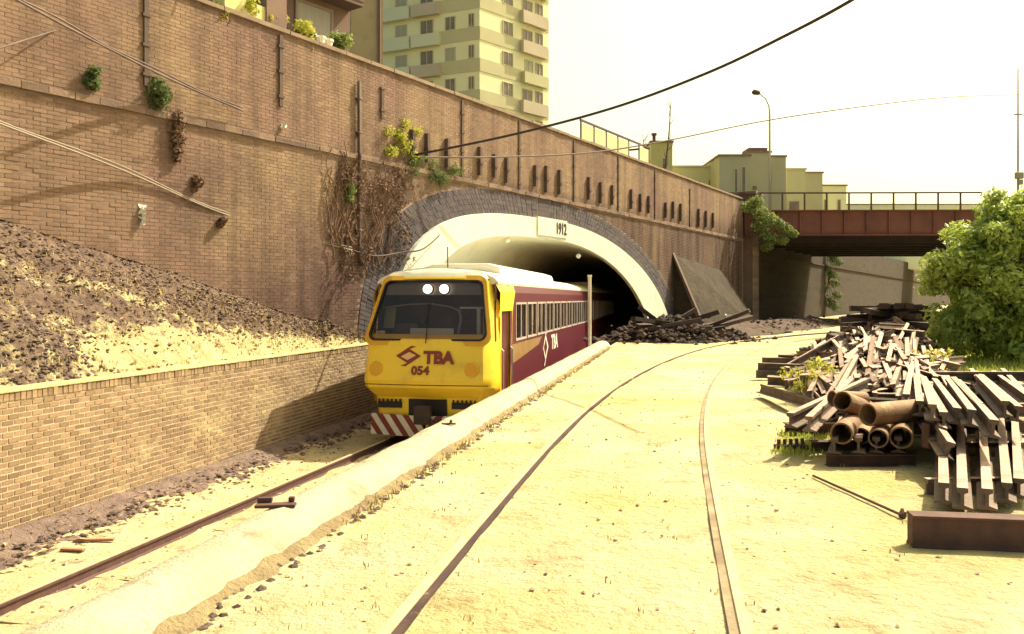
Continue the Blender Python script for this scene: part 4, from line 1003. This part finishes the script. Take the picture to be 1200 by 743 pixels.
for q in ((-.75,.75,-.2,-.16,0,.42),(-.75,.75,.16,.2,0,.42),(-.75,-.71,-.16,.16,0,.42),(.71,.75,-.16,.16,0,.42),(-.71,.71,-.16,.16,0,.05)): mb.bb(*q)
mb.build('box', planter_m, pb); mb = MB(); mb.bb(-.7,.7,-.155,.155,.3,.38); mb.build('soil', soil_m, pb)
s = px_s(328); pc = thing('chimney_stub', tuple(wp(s, 8.08, -.4)), 'square brown masonry stub on the wall top right of planter', 'pillar', WANG)
mb = MB(); mb.bb(-.32,.32,-.3,.3,0,1.25); mb.build('shaft', brown_m, pc); mb = MB(); mb.bb(-.38,.38,-.36,.36,1.25,1.37); mb.build('cap', coping_m, pc)
for x, lab in ((372, 'first dark pot with white rim on the wall top'), (392, 'pale object lying on the wall top before the beige block'), (383, 'white jug standing between pots on the wall top')):
    s = px_s(x); o = thing('flower_pot', tuple(wp(s, 8.08, -.25)), lab, 'pot')
    mm = litter_m if 'white jug' in lab or 'pale' in lab else iron_m
    mb = MB(); mb.tube([(0,0,0),(0,0,.2)], [.10,.15], 12); mb.build('pot', mm, o); mb = MB(); mb.tube([(0,0,.2),(0,0,.25)], .165, 12); mb.build('rim', litter_m, o)
# bare trees behind the wall end
def bare_tree(x, Y, h, label, lean):
    o = thing('bare_tree', (at2(x, Y), Y, 6.5), label, 'tree')
    mb = MB(); mb.tube([(0,0,0),(lean*.3,0,h*.4),(lean*.8,0,h*.75),(lean,0,h)], [.13,.10,.06,.02], 7); mb.build('trunk', bark_m, o)
    mb = MB()
    for k in range(9):
        z = h*(.45+.06*k); x0 = lean*(z/h); a = random.uniform(-1,1); mb.tube([(x0,0,z),(x0+a*.4,random.uniform(-.3,.3),z+.4),(x0+a*.6,random.uniform(-.4,.4),z+1.0)], [.035,.022,.008], 5)
    mb.build('branch', bark_m, o)
bare_tree(766, 70, 8.6, 'thin bare tree leaning left above the wall end', -.9); bare_tree(774, 72, 12.0, 'tall faint bare sapling in front of the yellow rooftop block', .9)

# ------------------------------------------------------------------ weeds, grass
def tuft(mb, x, y, z, n, h, spread, bw=.012):
    for _ in range(n):
        a = random.uniform(0, 6.283); r = random.random()*spread; hh = h*random.uniform(.4,1.1); le = random.uniform(.1,.6)*hh; b = random.uniform(0,6.283)
        bx, by = x+math.cos(a)*r, y+math.sin(a)*r; wx, wy = math.cos(b+1.57)*bw, math.sin(b+1.57)*bw
        m = (bx+math.cos(b)*le*.35, by+math.sin(b)*le*.35, z+hh*.6); t = (bx+math.cos(b)*le, by+math.sin(b)*le, z+hh)
        i0 = len(mb.v); mb.v += [(bx-wx,by-wy,z),(bx+wx,by+wy,z),(m[0]+wx*.8,m[1]+wy*.8,m[2]),(m[0]-wx*.8,m[1]-wy*.8,m[2]),t]
        tt = random.random(); mb.f += [(i0,i0+1,i0+2,i0+3),(i0+3,i0+2,i0+4)]; mb.t += [tt,tt]
mb = MB()
for k in range(900):
    Y = random.uniform(13.5, 25); X = Y*random.uniform(.535,.68)
    tuft(mb, X, Y, 0, 12, random.uniform(.08,.24), .28, .010)
for k in range(90):
    Y = random.uniform(8.6,10.2); X = random.uniform(2.9,3.4)*Y/9.2; tuft(mb, X, Y, 0, 10, .07, .15, .008)
tag(mb.build('grass', grass_m, fix=False), None, None, kind='stuff')
mb = MB()
for k in range(170):
    Y = 2.5+random.random()**1.6*24; X = kr(Y)+.15+random.random()**1.3*min(9, Y*.7)
    tuft(mb, X, Y, 0, 5, .035, .06, .004)
for k in range(250):
    Y = 6+random.random()*18; tuft(mb, kr(Y)+random.uniform(.0,.14), Y, -.01, 6, .07, .07, .005)
for k in range(500):
    q = emb_point(random.uniform(.28*NS, NS), random.uniform(1, NC*.8)); tuft(mb, q.x, q.y, q.z-.01, 6, .10, .1, .006)
tag(mb.build('dry_grass', MT('straw', (.50,.40,.16), (.38,.28,.11), 3, .9, tint=.5), fix=False), None, None, kind='stuff')

# ------------------------------------------------------------------ stones and litter
ICO = None
def pebble(mb, c, r, t, squash=.6):
    a = random.uniform(0, 6.28); vs = []
    for k in range(5):
        an = a+k*1.2566; rr = r*random.uniform(.7,1.2); vs.append((c[0]+math.cos(an)*rr, c[1]+math.sin(an)*rr, c[2]+r*squash*random.uniform(.0,.35)))
    vs.append((c[0]+random.uniform(-.3,.3)*r, c[1]+random.uniform(-.3,.3)*r, c[2]+r*squash*random.uniform(.8,1.2)))
    vs.append((c[0], c[1], c[2]-r*.5))
    mb.raw(vs, [(k,(k+1)%5,5) for k in range(5)]+[((k+1)%5,k,6) for k in range(5)], t)
mb = MB()
for k in range(1700):
    Y = 2.2+random.random()**1.8*27; X = kr(Y)+.05+random.random()*min(14, 2+Y*.75)
    r = random.choice([.004,.006,.008,.011,.016])*random.uniform(.7,1.3)*(1+.02*Y)
    pebble(mb, (X,Y,.004), r, random.random())
for k in range(1100):
    Y = random.uniform(6,22); X = random.uniform(low_x(Y)+.6, kl(Y)-.05); pebble(mb, (X,Y,-1.595), random.uniform(.012,.04), random.random())
tag(mb.build('pebbles', stone_m, fix=False), None, None, kind='stuff')
mb = MB()
for k in range(520):
    Y = random.uniform(6,23.4); pebble(mb, (low_x(Y)+random.uniform(.08,1.1), Y, -1.50), random.uniform(.02,.07), random.random())
for k in range(2600):
    q = emb_point(random.uniform(.17*NS, NS-1), NC*min(1,max(.03,random.gauss(.68,.24)))); pebble(mb, q, random.uniform(.012,.04)*(2 if random.random() < .06 else 1), random.random(), .7)
n = 0
while n < 420:
    q = emb_point(random.uniform(.17, .78)*NS, random.uniform(0, NC*.7))
    if random.random() < math.exp(-((q.x+6.75)**2/.30+(q.y-12.4)**2/.9)): pebble(mb, q, random.uniform(.015,.05), random.random(), .8); n += 1
for k in range(620):
    Y = random.uniform(3.5,28); pebble(mb, (kr(Y)+random.uniform(-.02,.16), Y, .0), random.uniform(.015,.04), random.random())
tag(mb.build('clods', rubble_m, fix=False), None, None, kind='stuff')
mb = MB()                                    # dead leaves and straw bits lying on the slope and at the low wall's foot
for k in range(5200):
    if k < 4600: q = emb_point(random.uniform(.17*NS, NS-1), NC*min(.99, max(.03, random.gauss(.6,.27))))
    else:
        Y = random.uniform(7,23); q = Vector((low_x(Y)+random.uniform(.1,1.2), Y, -1.47))
    a, l, w_ = random.uniform(0,6.28), random.uniform(.02,.075), random.uniform(.008,.03); ux, uy = math.cos(a), math.sin(a); t1, t2 = random.uniform(-.02,.03), random.uniform(0,.03)
    mb.face([(q.x-ux*l,q.y-uy*l,q.z+.012+t1),(q.x+uy*w_,q.y-ux*w_,q.z+.02),(q.x+ux*l,q.y+uy*l,q.z+.015+t2),(q.x-uy*w_,q.y+ux*w_,q.z+.03)], random.random())
tag(mb.build('leaf_litter', MT('leaf_litter', (.26,.175,.105), (.15,.095,.07), 2, .9, tint=.75), fix=False), None, None, kind='stuff')
# dark rubble heap at the tunnel's right foot and along the wall
mb = MB()
for k in range(1700):
    f = random.random()**1.8; c = Vector((5.0,31.8,0)).lerp(Vector((8.3,36.2,0)), f); rr = random.gauss(0, 1.0)
    x, y = c.x+rr*.9+random.gauss(0,.3), c.y+rr*-.5+random.gauss(0,.8)
    hgt = max(0, (.95 if .15 < f < .55 else .55)-abs(rr)*.35)
    pebble(mb, (x, y, hgt*random.random()**.5-.02), random.uniform(.04,.17), random.random(), .8)
for k in range(330):
    f = random.random(); c = Vector((12,41,0)).lerp(Vector((20,55,0)), f)
    pebble(mb, (c.x+random.gauss(0,.8)-.3, c.y+random.gauss(0,1.0), random.random()**3*.5), random.uniform(.04,.13), random.random(), .8)
tag(mb.build('rubble', heap_m, fix=False), None, None, kind='stuff')
mb = MB(); rows = []
for j in range(30):
    f = j/29; c = Vector((4.3,30.0,0)).lerp(Vector((21,57,0)), f)
    rows.append([(c.x+(-2.6+i*.42)*.85, c.y-(-2.6+i*.42)*.5, -1.8 if i == 0 or j == 0 else max(-.2, .34*math.exp(-((i-5)/3.2)**2)*1.3*min(1, j/4)-.06+noise.noise(Vector((i*.6,j*.9,1)))*.2)) for i in range(12)])
mb.grid(rows); struct(mb.build('soil_heap', soil_m, smooth=True))
for (x, y, Y, lab, sx, sz) in ((217,359,18.2,'white crumpled bag lying on the dark upper embankment',.12,.16),(165,258,17.3,'torn white scrap stuck to the left brick wall',.08,.2),(330,152,20.2,'small white scrap on the wall ledge',.09,.05)):
    p = at(x, y, Y); mb = MB()
    if 'wall' in lab:
        s = px_s(x); p = wp(s, 1.6+(350-y)*s*.861/1000, .04)
    rows = [[(sx*(i/3-1)+random.uniform(-.02,.02), random.uniform(-.05,.05), sz*(j/3-1)+random.uniform(-.03,.03)+.1) for i in range(7)] for j in range(7)]
    mb.grid(rows); tag(mb.build('litter', litter_m, loc=p), lab, 'litter')
p = at(868, 392, 42); mb = MB(); rows = [[tuple(Vector((-.5+i*.12+.28*j*.5, random.uniform(-.1,.1)+.1*j*-.3, .9-.16*j+random.uniform(-.04,.04)))) for i in range(4)] for j in range(7)]
mb.grid(rows); tag(mb.build('plastic_sheet', litter_m, loc=(p.x-.3, 42, -.05)), 'white plastic sheet slumped over rubble at the pier foot', 'litter')
mb = MB(); rows = [[(-.45+i*.15, -.16+j*.08, .05+.14*math.sin(j/4*3.1)*(.6+.4*math.sin(i*1.1))+noise.noise(Vector((i*.7,j*.9,2)))*.05) for i in range(7)] for j in range(5)]
mb.grid(rows); o = mb.build('sheet', orange_m, loc=(low_x(20)-.42, 20, LOW_TOP+.03)); o.rotation_euler = (0,0,LANG); tag(o, 'crumpled orange sheet lying on the embankment near the train', 'sheet')

# ------------------------------------------------------------------ scrap rails, beams, pipes
SCRAP = [(-.065,0),(.065,0),(.065,.012),(.011,.03),(.011,.108),(.035,.12),(.035,.152),(-.035,.152),(-.035,.12),(-.011,.108),(-.011,.03),(-.065,.012)]
scrap_me = []
for L in (1.6, 2.4, 3.2, 4.2, 5.2):
    for t in (.15, .5, .85):
        mb = MB(); mb.prism(SCRAP, (1,0,0), (0,0,1), (0,L,0), (0,0,0), .12+.25*t); mb.t[6] = .85+.15*t; mb.t[1] = mb.t[11] = .3+.2*t; scrap_me.append((L, mb.mesh('scrap_rail', rust_m)))  # sunlit tops and shaded sides painted in: pale head, darker web and foot
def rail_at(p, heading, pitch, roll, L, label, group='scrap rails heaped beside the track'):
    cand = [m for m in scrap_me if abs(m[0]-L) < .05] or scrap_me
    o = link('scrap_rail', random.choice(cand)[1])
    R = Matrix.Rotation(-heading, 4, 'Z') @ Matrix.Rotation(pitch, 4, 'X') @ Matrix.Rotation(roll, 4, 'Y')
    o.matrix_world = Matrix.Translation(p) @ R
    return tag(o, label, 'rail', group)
# lower front row on the right: near end first
lo = [(1106,566,.12),(1128,572,.13),(1157,573,.10),(1180,566,.10),(1194,561,.08),(1214,556,.1),(1236,552,.1)]
for k, (x, y, z) in enumerate(lo):
    Y = (1.6-z-.15)*1000/(y-350); p = Vector(((x-600)*Y/1000, Y, z))
    nm = ['first', 'second', 'third', 'fourth', 'fifth', 'sixth', 'seventh'][k]
    if k < 5: rail_at(p, math.atan(.50+.02*k), rad(-.5), 0, 5.2, f'{nm} pale topped rail from the pipes in the low front row')
# rails across below them as dunnage
for x, y, L, hd in ((1085,575,3.2,1.50),(1100,530,4.2,1.52)):
    Y = 1600/(y-350)*.98; rail_at(Vector(((x-600)*Y/1000, Y, -.02)), hd, 0, 0, L, 'rail laid crosswise half buried under the low front row' if y == 575 else 'rail laid crosswise behind under the low front row')
# upper row ends
hi = [(1062,462),(1078,470),(1093,474),(1106,483),(1120,478),(1137,480),(1150,473),(1163,492),(1178,470),(1192,476)]
ords = ['first','second','third','fourth','fifth','sixth','seventh','eighth','ninth','tenth']
for k, (x, y) in enumerate(hi):
    z = .42+.03*(k % 3); Y = (1.6-z-.15)*1000/(y-350); p = Vector(((x-600)*Y/1000, Y, z))
    rail_at(p, math.atan(.46+.02*random.uniform(-1,1)), rad(-1.2), random.choice([0,0,.1,-.1]), random.choice([4.2,5.2]), f'{ords[k]} rail from the left in the raised row behind the pipes')
for k in range(9):       # supporting layer beneath the upper row
    Y = 10.4+.5*(k % 2); rail_at(Vector((4.95+k*.23, Y, .25)), math.atan(.47)+random.uniform(-.03,.03), 0, 0, 4.2, 'shaded rail buried under the raised right row', 'rails under the raised row')
for k in range(8):
    rail_at(Vector((4.75+k*.33, 10.7+.2*(k%3), .03)), math.atan(.47)+random.uniform(-.05,.05), 0, 0, 4.2, 'lowest rail on the ground under the raised right row', 'ground layer rails under the raised row')
# cross bearer under the upper row
for Y, z, x0, L in ((9.9,.03,4.5,3.2),(9.95,.22,4.3,3.2),(13.4,.3,6.2,3.2)):
    rail_at(Vector((x0, Y, z)), 1.53, 0, 0, L, {9.9:'lower dark bearer rail under the raised right row',9.95:'upper dark bearer rail under the raised right row',13.4:'rear bearer rail beneath the raised right row'}[Y])
# tangle: heap surface
def heap(X, Y):
    u = X/Y
    h = .98*math.exp(-((Y-19.0)/6.5)**2)*math.exp(-((u-.435)/.09)**2)
    return h
n = 0
while n < 225:
    Y = random.uniform(10.3, 23) if random.random() < .6 else random.uniform(10.3, 15); u = random.gauss(.425, .06)
    if not .315 < u < .50: continue
    if Y < 13 and u < .345: continue
    if Y > 15 and u < .315+.004*(Y-15): continue
    X = u*Y; L = random.choice([1.6,2.4,2.4,3.2,3.2,4.2])
    hd = random.gauss(.40, .13) if random.random() < .82 else random.uniform(-.6 if u > .45 else .6, 1.4)
    if abs(hd-.40) > .5: L = 1.6
    if u < .35: hd = random.uniform(1.0, 2.0); L = 1.6
    if abs(hd) > .8 and u > .35: L = min(L, 2.4)
    z = heap(X, Y)*random.uniform(.45,1.05)+random.uniform(0,.14)
    e = Vector((X+math.sin(hd)*L, Y+math.cos(hd)*L, 0)); ze = heap(e.x, e.y)*random.uniform(.5,1)+.03
    pit = math.asin(max(-.35, min(.35, (ze-z)/L)))
    zone = ('left flank' if u < .385 else 'middle' if u < .44 else 'right flank')+(' of the tangled heap near the pipes' if Y < 15 else ' of the tangled heap toward the black sleepers')
    rail_at(Vector((X,Y,z)), hd, pit, random.uniform(-.7,.7), L, 'rusty scrap rail in the '+zone, 'scrap rails, '+zone); n += 1
# left fan of rails
fan = [(886,437,-1.0),(893,421,-.75),(888,428,-.9),(900,443,-1.2),(905,412,-.5),(912,404,-.4),(897,433,-1.05)]
for k, (x, y, hd) in enumerate(fan):
    z = .05+.07*(k % 3); Y = (1.6-z-.1)*1000/(y-350); Y = min(Y, 19.5)
    rail_at(Vector(((x-600)*Y/1000, Y, z)), 1.75-hd*.35+.1*k-.4, rad(-1), random.uniform(-.4,.4), 1.6, f'{ords[k]} rail of the small fan poking left from the heap')
# two rails pointing forward left, with their support
for x, y, z, hd, lab in ((926,484,.30,.62,'outer rail of the pair jutting toward the camera left of the pipes'),(948,488,.30,.50,'inner rail of the pair jutting toward the camera left of the pipes')):
    Y = (1.6-z-.15)*1000/(y-350); rail_at(Vector(((x-600)*Y/1000, Y, z)), hd, rad(2), 0, 3.2, lab)
HB = [(-.1,0),(.1,0),(.1,.016),(.008,.016),(.008,.174),(.1,.174),(.1,.19),(-.1,.19),(-.1,.174),(-.008,.174),(-.008,.016),(-.1,.016)]
def hbeam(p, heading, L, label, m=dark_rust, sc=1., name='steel_beam', cat='beam'):
    mb = MB(); mb.prism([(a*sc,b*sc) for a,b in HB], (1,0,0), (0,0,1), (0,L,0)); o = mb.build(name, m, loc=p); o.rotation_euler = (0,0,-heading); return tag(o, label, cat)
CHAN = [(-.09,0),(.09,0),(.09,.2),(.075,.2),(.075,.015),(-.075,.015),(-.075,.2),(-.09,.2)]
Y = 5.55; p = Vector((.466*Y, Y, -.005))
mb = MB(); mb.prism([(-.075,0),(.075,0),(.075,.018),(.055,.022),(.055,.188),(.075,.194),(.075,.212),(-.075,.212),(-.075,.194),(-.062,.188),(-.062,.022),(-.075,.018)], (0,1,0), (0,0,1), (1.6,0,0)); o = mb.build('steel_beam', dark_rust, loc=p, bevel=.004); o.rotation_euler = (0,0,-.16)
tag(o, 'long maroon steel beam lying crosswise in the front right corner', 'beam')
hbeam(Vector((3.20,10.0,.0)), 1.55, .62, 'short maroon beam lying alone left of the pipe stack', sc=.75)
hbeam(Vector((3.55,10.6,.03)), 1.52, 1.0, 'maroon beam supporting the jutting pair of rails', sc=.8)
hbeam(Vector((4.25,11.2,.22)), 1.62, 1.9, 'long rusty beam laid crosswise behind the large pipe', m=rust_m, sc=.75)
# pipe cradle
hbeam(Vector((3.02,8.2,-.01)), 1.56, .86, 'dark beam along the ground carrying the pipe stack', sc=.62)
hbeam(Vector((3.14,8.95,-.01)), 1.56, .98, 'rear dark beam carrying the pipe stack', sc=.62)
for k, x in enumerate((3.08, 3.32, 3.5, 3.72)):
    rail_at(Vector((x, 8.16+.02*k, .115)), .42, 0, 0, 1.6, f'{ords[k]} short rail from the left beneath the pipes', 'short rails under the pipes')
def pipe(p, heading, pitch, r, L, label, wall_=.16):
    mb = MB(); N_ = 24; ri = r*(1-wall_); rows = []
    for (rr, y) in ((ri, L), (ri, 0), (r*.985, 0), (r, .01), (r, L-.01), (r*.985, L), (ri, L)):
        rows.append([(rr*math.cos(6.28318*k/N_), y, rr*math.sin(6.28318*k/N_)) for k in range(N_+1)])
    mb.grid(rows, random.random()); o = mb.build('steel_pipe', pipe_m, smooth=False)
    o.data.polygons.foreach_set('use_smooth', [True]*len(o.data.polygons))
    md = o.modifiers.new('edge', 'EDGE_SPLIT'); md.split_angle = rad(40)
    o.matrix_world = Matrix.Translation(p) @ Matrix.Rotation(-heading, 4, 'Z') @ Matrix.Rotation(pitch, 4, 'X')
    return tag(o, label, 'pipe', 'rusty pipes stacked on beams')
def pp(x, y, Y): return at(x, y, Y)
pipe(pp(986,508,8.15), .50, 0, .105, 1.3, 'leftmost open ended rusty pipe in the bottom row')
pipe(pp(1009,511,8.45), .48, 0, .085, 1.2, 'narrow recessed pipe second from left in the bottom row')
pipe(pp(1029,514,8.15), .46, 0, .092, 1.3, 'pale rimmed pipe third from left in the bottom row')
pipe(pp(1056,513,8.15), .44, 0, .108, 1.3, 'rightmost rusty pipe in the bottom row with a chipped rim')
pipe(pp(1017,486,8.30), 1.08, 0, .112, .75, 'large orange brown pipe lying askew on top of stack')
pipe(pp(987,470,8.6), .75, rad(-13), .10, .7, 'tilted pipe leaning at the back left of the stack')
pipe(pp(975,467,8.9), 1.3, rad(-4), .085, .4, 'short yellowish pipe behind the tilted one')
# odd rails leaning right of the pipes
for k, (x, y, hd, L) in enumerate(((1099,506,.20,1.6),(1108,524,.17,1.6),(1090,500,.24,1.6))):
    z = .30-.06*k; Y = (1.6-z-.1)*1000/(y-350); rail_at(Vector(((x-600)*Y/1000, Y, z)), .15+hd, rad(5), .3, L, f'{ords[k]} stray short rail leaning just right of the pipes')
mb = MB(); mb.prism([(-.05,0),(.05,0),(.05,.11),(.035,.11),(.035,.015),(-.035,.015),(-.035,.11),(-.05,.11)], (1,0,0), (0,0,1), (0,.22,0)); o = mb.build('iron_shackle', dark_rust, loc=at(1086,552,7.9)); o.rotation_euler = (rad(90),0,.1); o.location.z = .23
tag(o, 'upended dark iron channel piece right of the pipe stack', 'scrap')
# loose rod, rail chair pieces, bolts
a, b = at(953,560,1600/(560-350)), at(1055,606,1600/(606-350)); rod = thing('iron_rod', tuple(b+Vector((0,0,.0))), 'long thin dark rod lying on bare ground before the pipes', 'rod')
mb = MB(); mb.tube([(0,0,.02), tuple(a-b+Vector((0,0,.02)))], .011, 6); mb.build('bar', dark_rust, rod); mb = MB(); mb.tube([(.0,0,.02),(.02,-.03,.02)], .028, 6); mb.tube([(.01,0,.02),(.03,.03,.05)], .014, 6); mb.build('bolt_head', dark_rust, rod)
p = at(927,527,1600/(527-350)); o = thing('track_fitting', (p.x, p.y, 0), 'dark lump of bolted rail fittings on grass left of pipes', 'rail fitting')
mb = MB(); mb.box((0,0,.03),(.34,.10,.05)); mb.build('plate', dark_rust, o)
mb = MB()
for k in range(5): mb.tube([(-.13+k*.065,0,.05),(-.13+k*.065,.01*k,.11)], .02, 6)
mb.build('bolt', dark_rust, o)
p = Vector((kl(5.85)+.17, 5.85, .172)); o = thing('track_fitting', tuple(p), 'small reddish iron plate with two lugs lying on the pale kerb', 'rail fitting', .1)
mb = MB(); mb.box((0,0,.012),(.27,.085,.022)); mb.build('plate', dark_rust, o, bevel=.004)
for x in (-.08,.10): mb = MB(); mb.box((x,.05,.04),(.10 if x < 0 else .04,.04,.035)); mb.build('lug', dark_rust, o, bevel=.006)
p = Vector((kl(9.7)+.3, 9.7, .17)); o = thing('track_fitting', tuple(p), 'tiny dark iron clip on the kerb before the train', 'rail fitting', .05)
mb = MB(); mb.box((0,0,.008),(.16,.05,.016)); mb.build('plate', dark_rust, o); mb = MB(); mb.tube([(.02,0,.01),(.03,.01,.05)], .015, 6); mb.build('lug', dark_rust, o)
for k, (x, y, L, a) in enumerate(((110,632,.5,.1),(85,643,.3,-.1),(395,508,.6,.35))):
    Y = 3150/(y-350); p = at(x, y, Y); mb = MB(); mb.box((0,0,.02),(L,.06,.03), jit=.006); o = mb.build('plank', old_sleeper if k == 2 else MT('red_wood', (.34,.17,.10), None), loc=(p.x,p.y,-1.58)); o.rotation_euler = (0,0,a)
    tag(o, ('longer reddish stick lying beside the lower rail', 'shorter reddish stick lying beside the lower rail', 'pale plank on the dark dirt just before the train')[k], 'stick')
# stack of tarred sleepers
sm = []
for k in range(6):
    mb = MB(); mb.box((0,0,0), (2.4,.24,.15), jit=.02, t=k/5); sm.append(mb.mesh('timber_sleeper', sleeper_m))
for k in range(112):
    lay = min(6, int(random.random()**1.35*7)); f = random.gauss(.45, .30*(1-lay/9)); f = min(1.0-.06*lay, max(.0+.07*lay, f)); Y = 25.6+random.uniform(-1,1)*(1.5-.18*lay); X = Y*(.390+.130*f)
    z = .1+lay*.20*(1-.35*abs(f-.42))
    o = link('timber_sleeper', sm[k % 6]); o.location = (X,Y,z); o.rotation_euler = (random.gauss(0,.05), random.gauss(0,.09), random.gauss(.15,.3) if random.random() < .7 else random.uniform(1.0,2.2)); o.scale = (random.choice([.55,.75,1]),1,1)
    tag(o, 'dark tarred timber sleeper jumbled in the black pile behind the scrap rails', 'sleeper', 'old sleepers in the black pile')
for k in range(26):
    f = random.random(); Y = random.uniform(19.5,23); X = Y*(.345+.06*f)
    o = link('timber_sleeper', sm[k % 6]); o.location = (X,Y,.1+random.random()*.6*math.exp(-((f-.7)/.5)**2)); o.rotation_euler = (random.gauss(0,.2), random.gauss(0,.2), random.uniform(0,3.1)); o.scale = (.35,.9,.9)
    tag(o, 'short broken sleeper end mixed into the back left of the scrap heap', 'sleeper', 'broken sleeper ends in the heap')
for k in range(14):
    f = random.random(); c = Vector((4.9,31.2,0)).lerp(Vector((8.2,35,0)), f)
    o = link('timber_sleeper', sm[k % 6]); o.location = (c.x+random.gauss(0,.5), c.y, .2+random.random()*.75*(1-abs(f-.4))); o.rotation_euler = (random.gauss(0,.15), random.gauss(0,.2), random.uniform(-.6,.8))
    tag(o, 'blackened sleeper piled on the rubble at the right foot of the tunnel', 'sleeper', 'sleepers by the tunnel foot')
# weeds growing through the scrap
for k, (x, y, Y, n_, h, lab) in enumerate(((955,468,13.2,130,.85,'tall yellow green weed growing between rails left of the pipes'),(1003,440,15.5,110,.6,'yellow weed clump in the centre of the scrap heap'),(1022,425,17,90,.6,'small yellow weed rising behind the heap centre'),(1045,436,15.2,110,.6,'ragged yellow weed right of heap centre'),(1085,440,15.0,190,.75,'broad pale yellow weed clump before the sleeper pile'),(1100,430,16.5,150,.7,'bright weed clump just left of the green tree'))):
    p = at(x, y, Y); o = thing('weed', (p.x, Y, 0), lab, 'weed'); mb = MB(); tuft(mb, 0, 0, .05, n_//3, h*.7, .34 if n_ > 140 else .2, .009)
    leaves(mb, [(random.gauss(0,.22), random.gauss(0,.2), .1+random.random()*h*.75) for _ in range(n_//8)], 22, [.12]*(n_//8), .04); mb.build('blades', weed_m, o, fix=False)
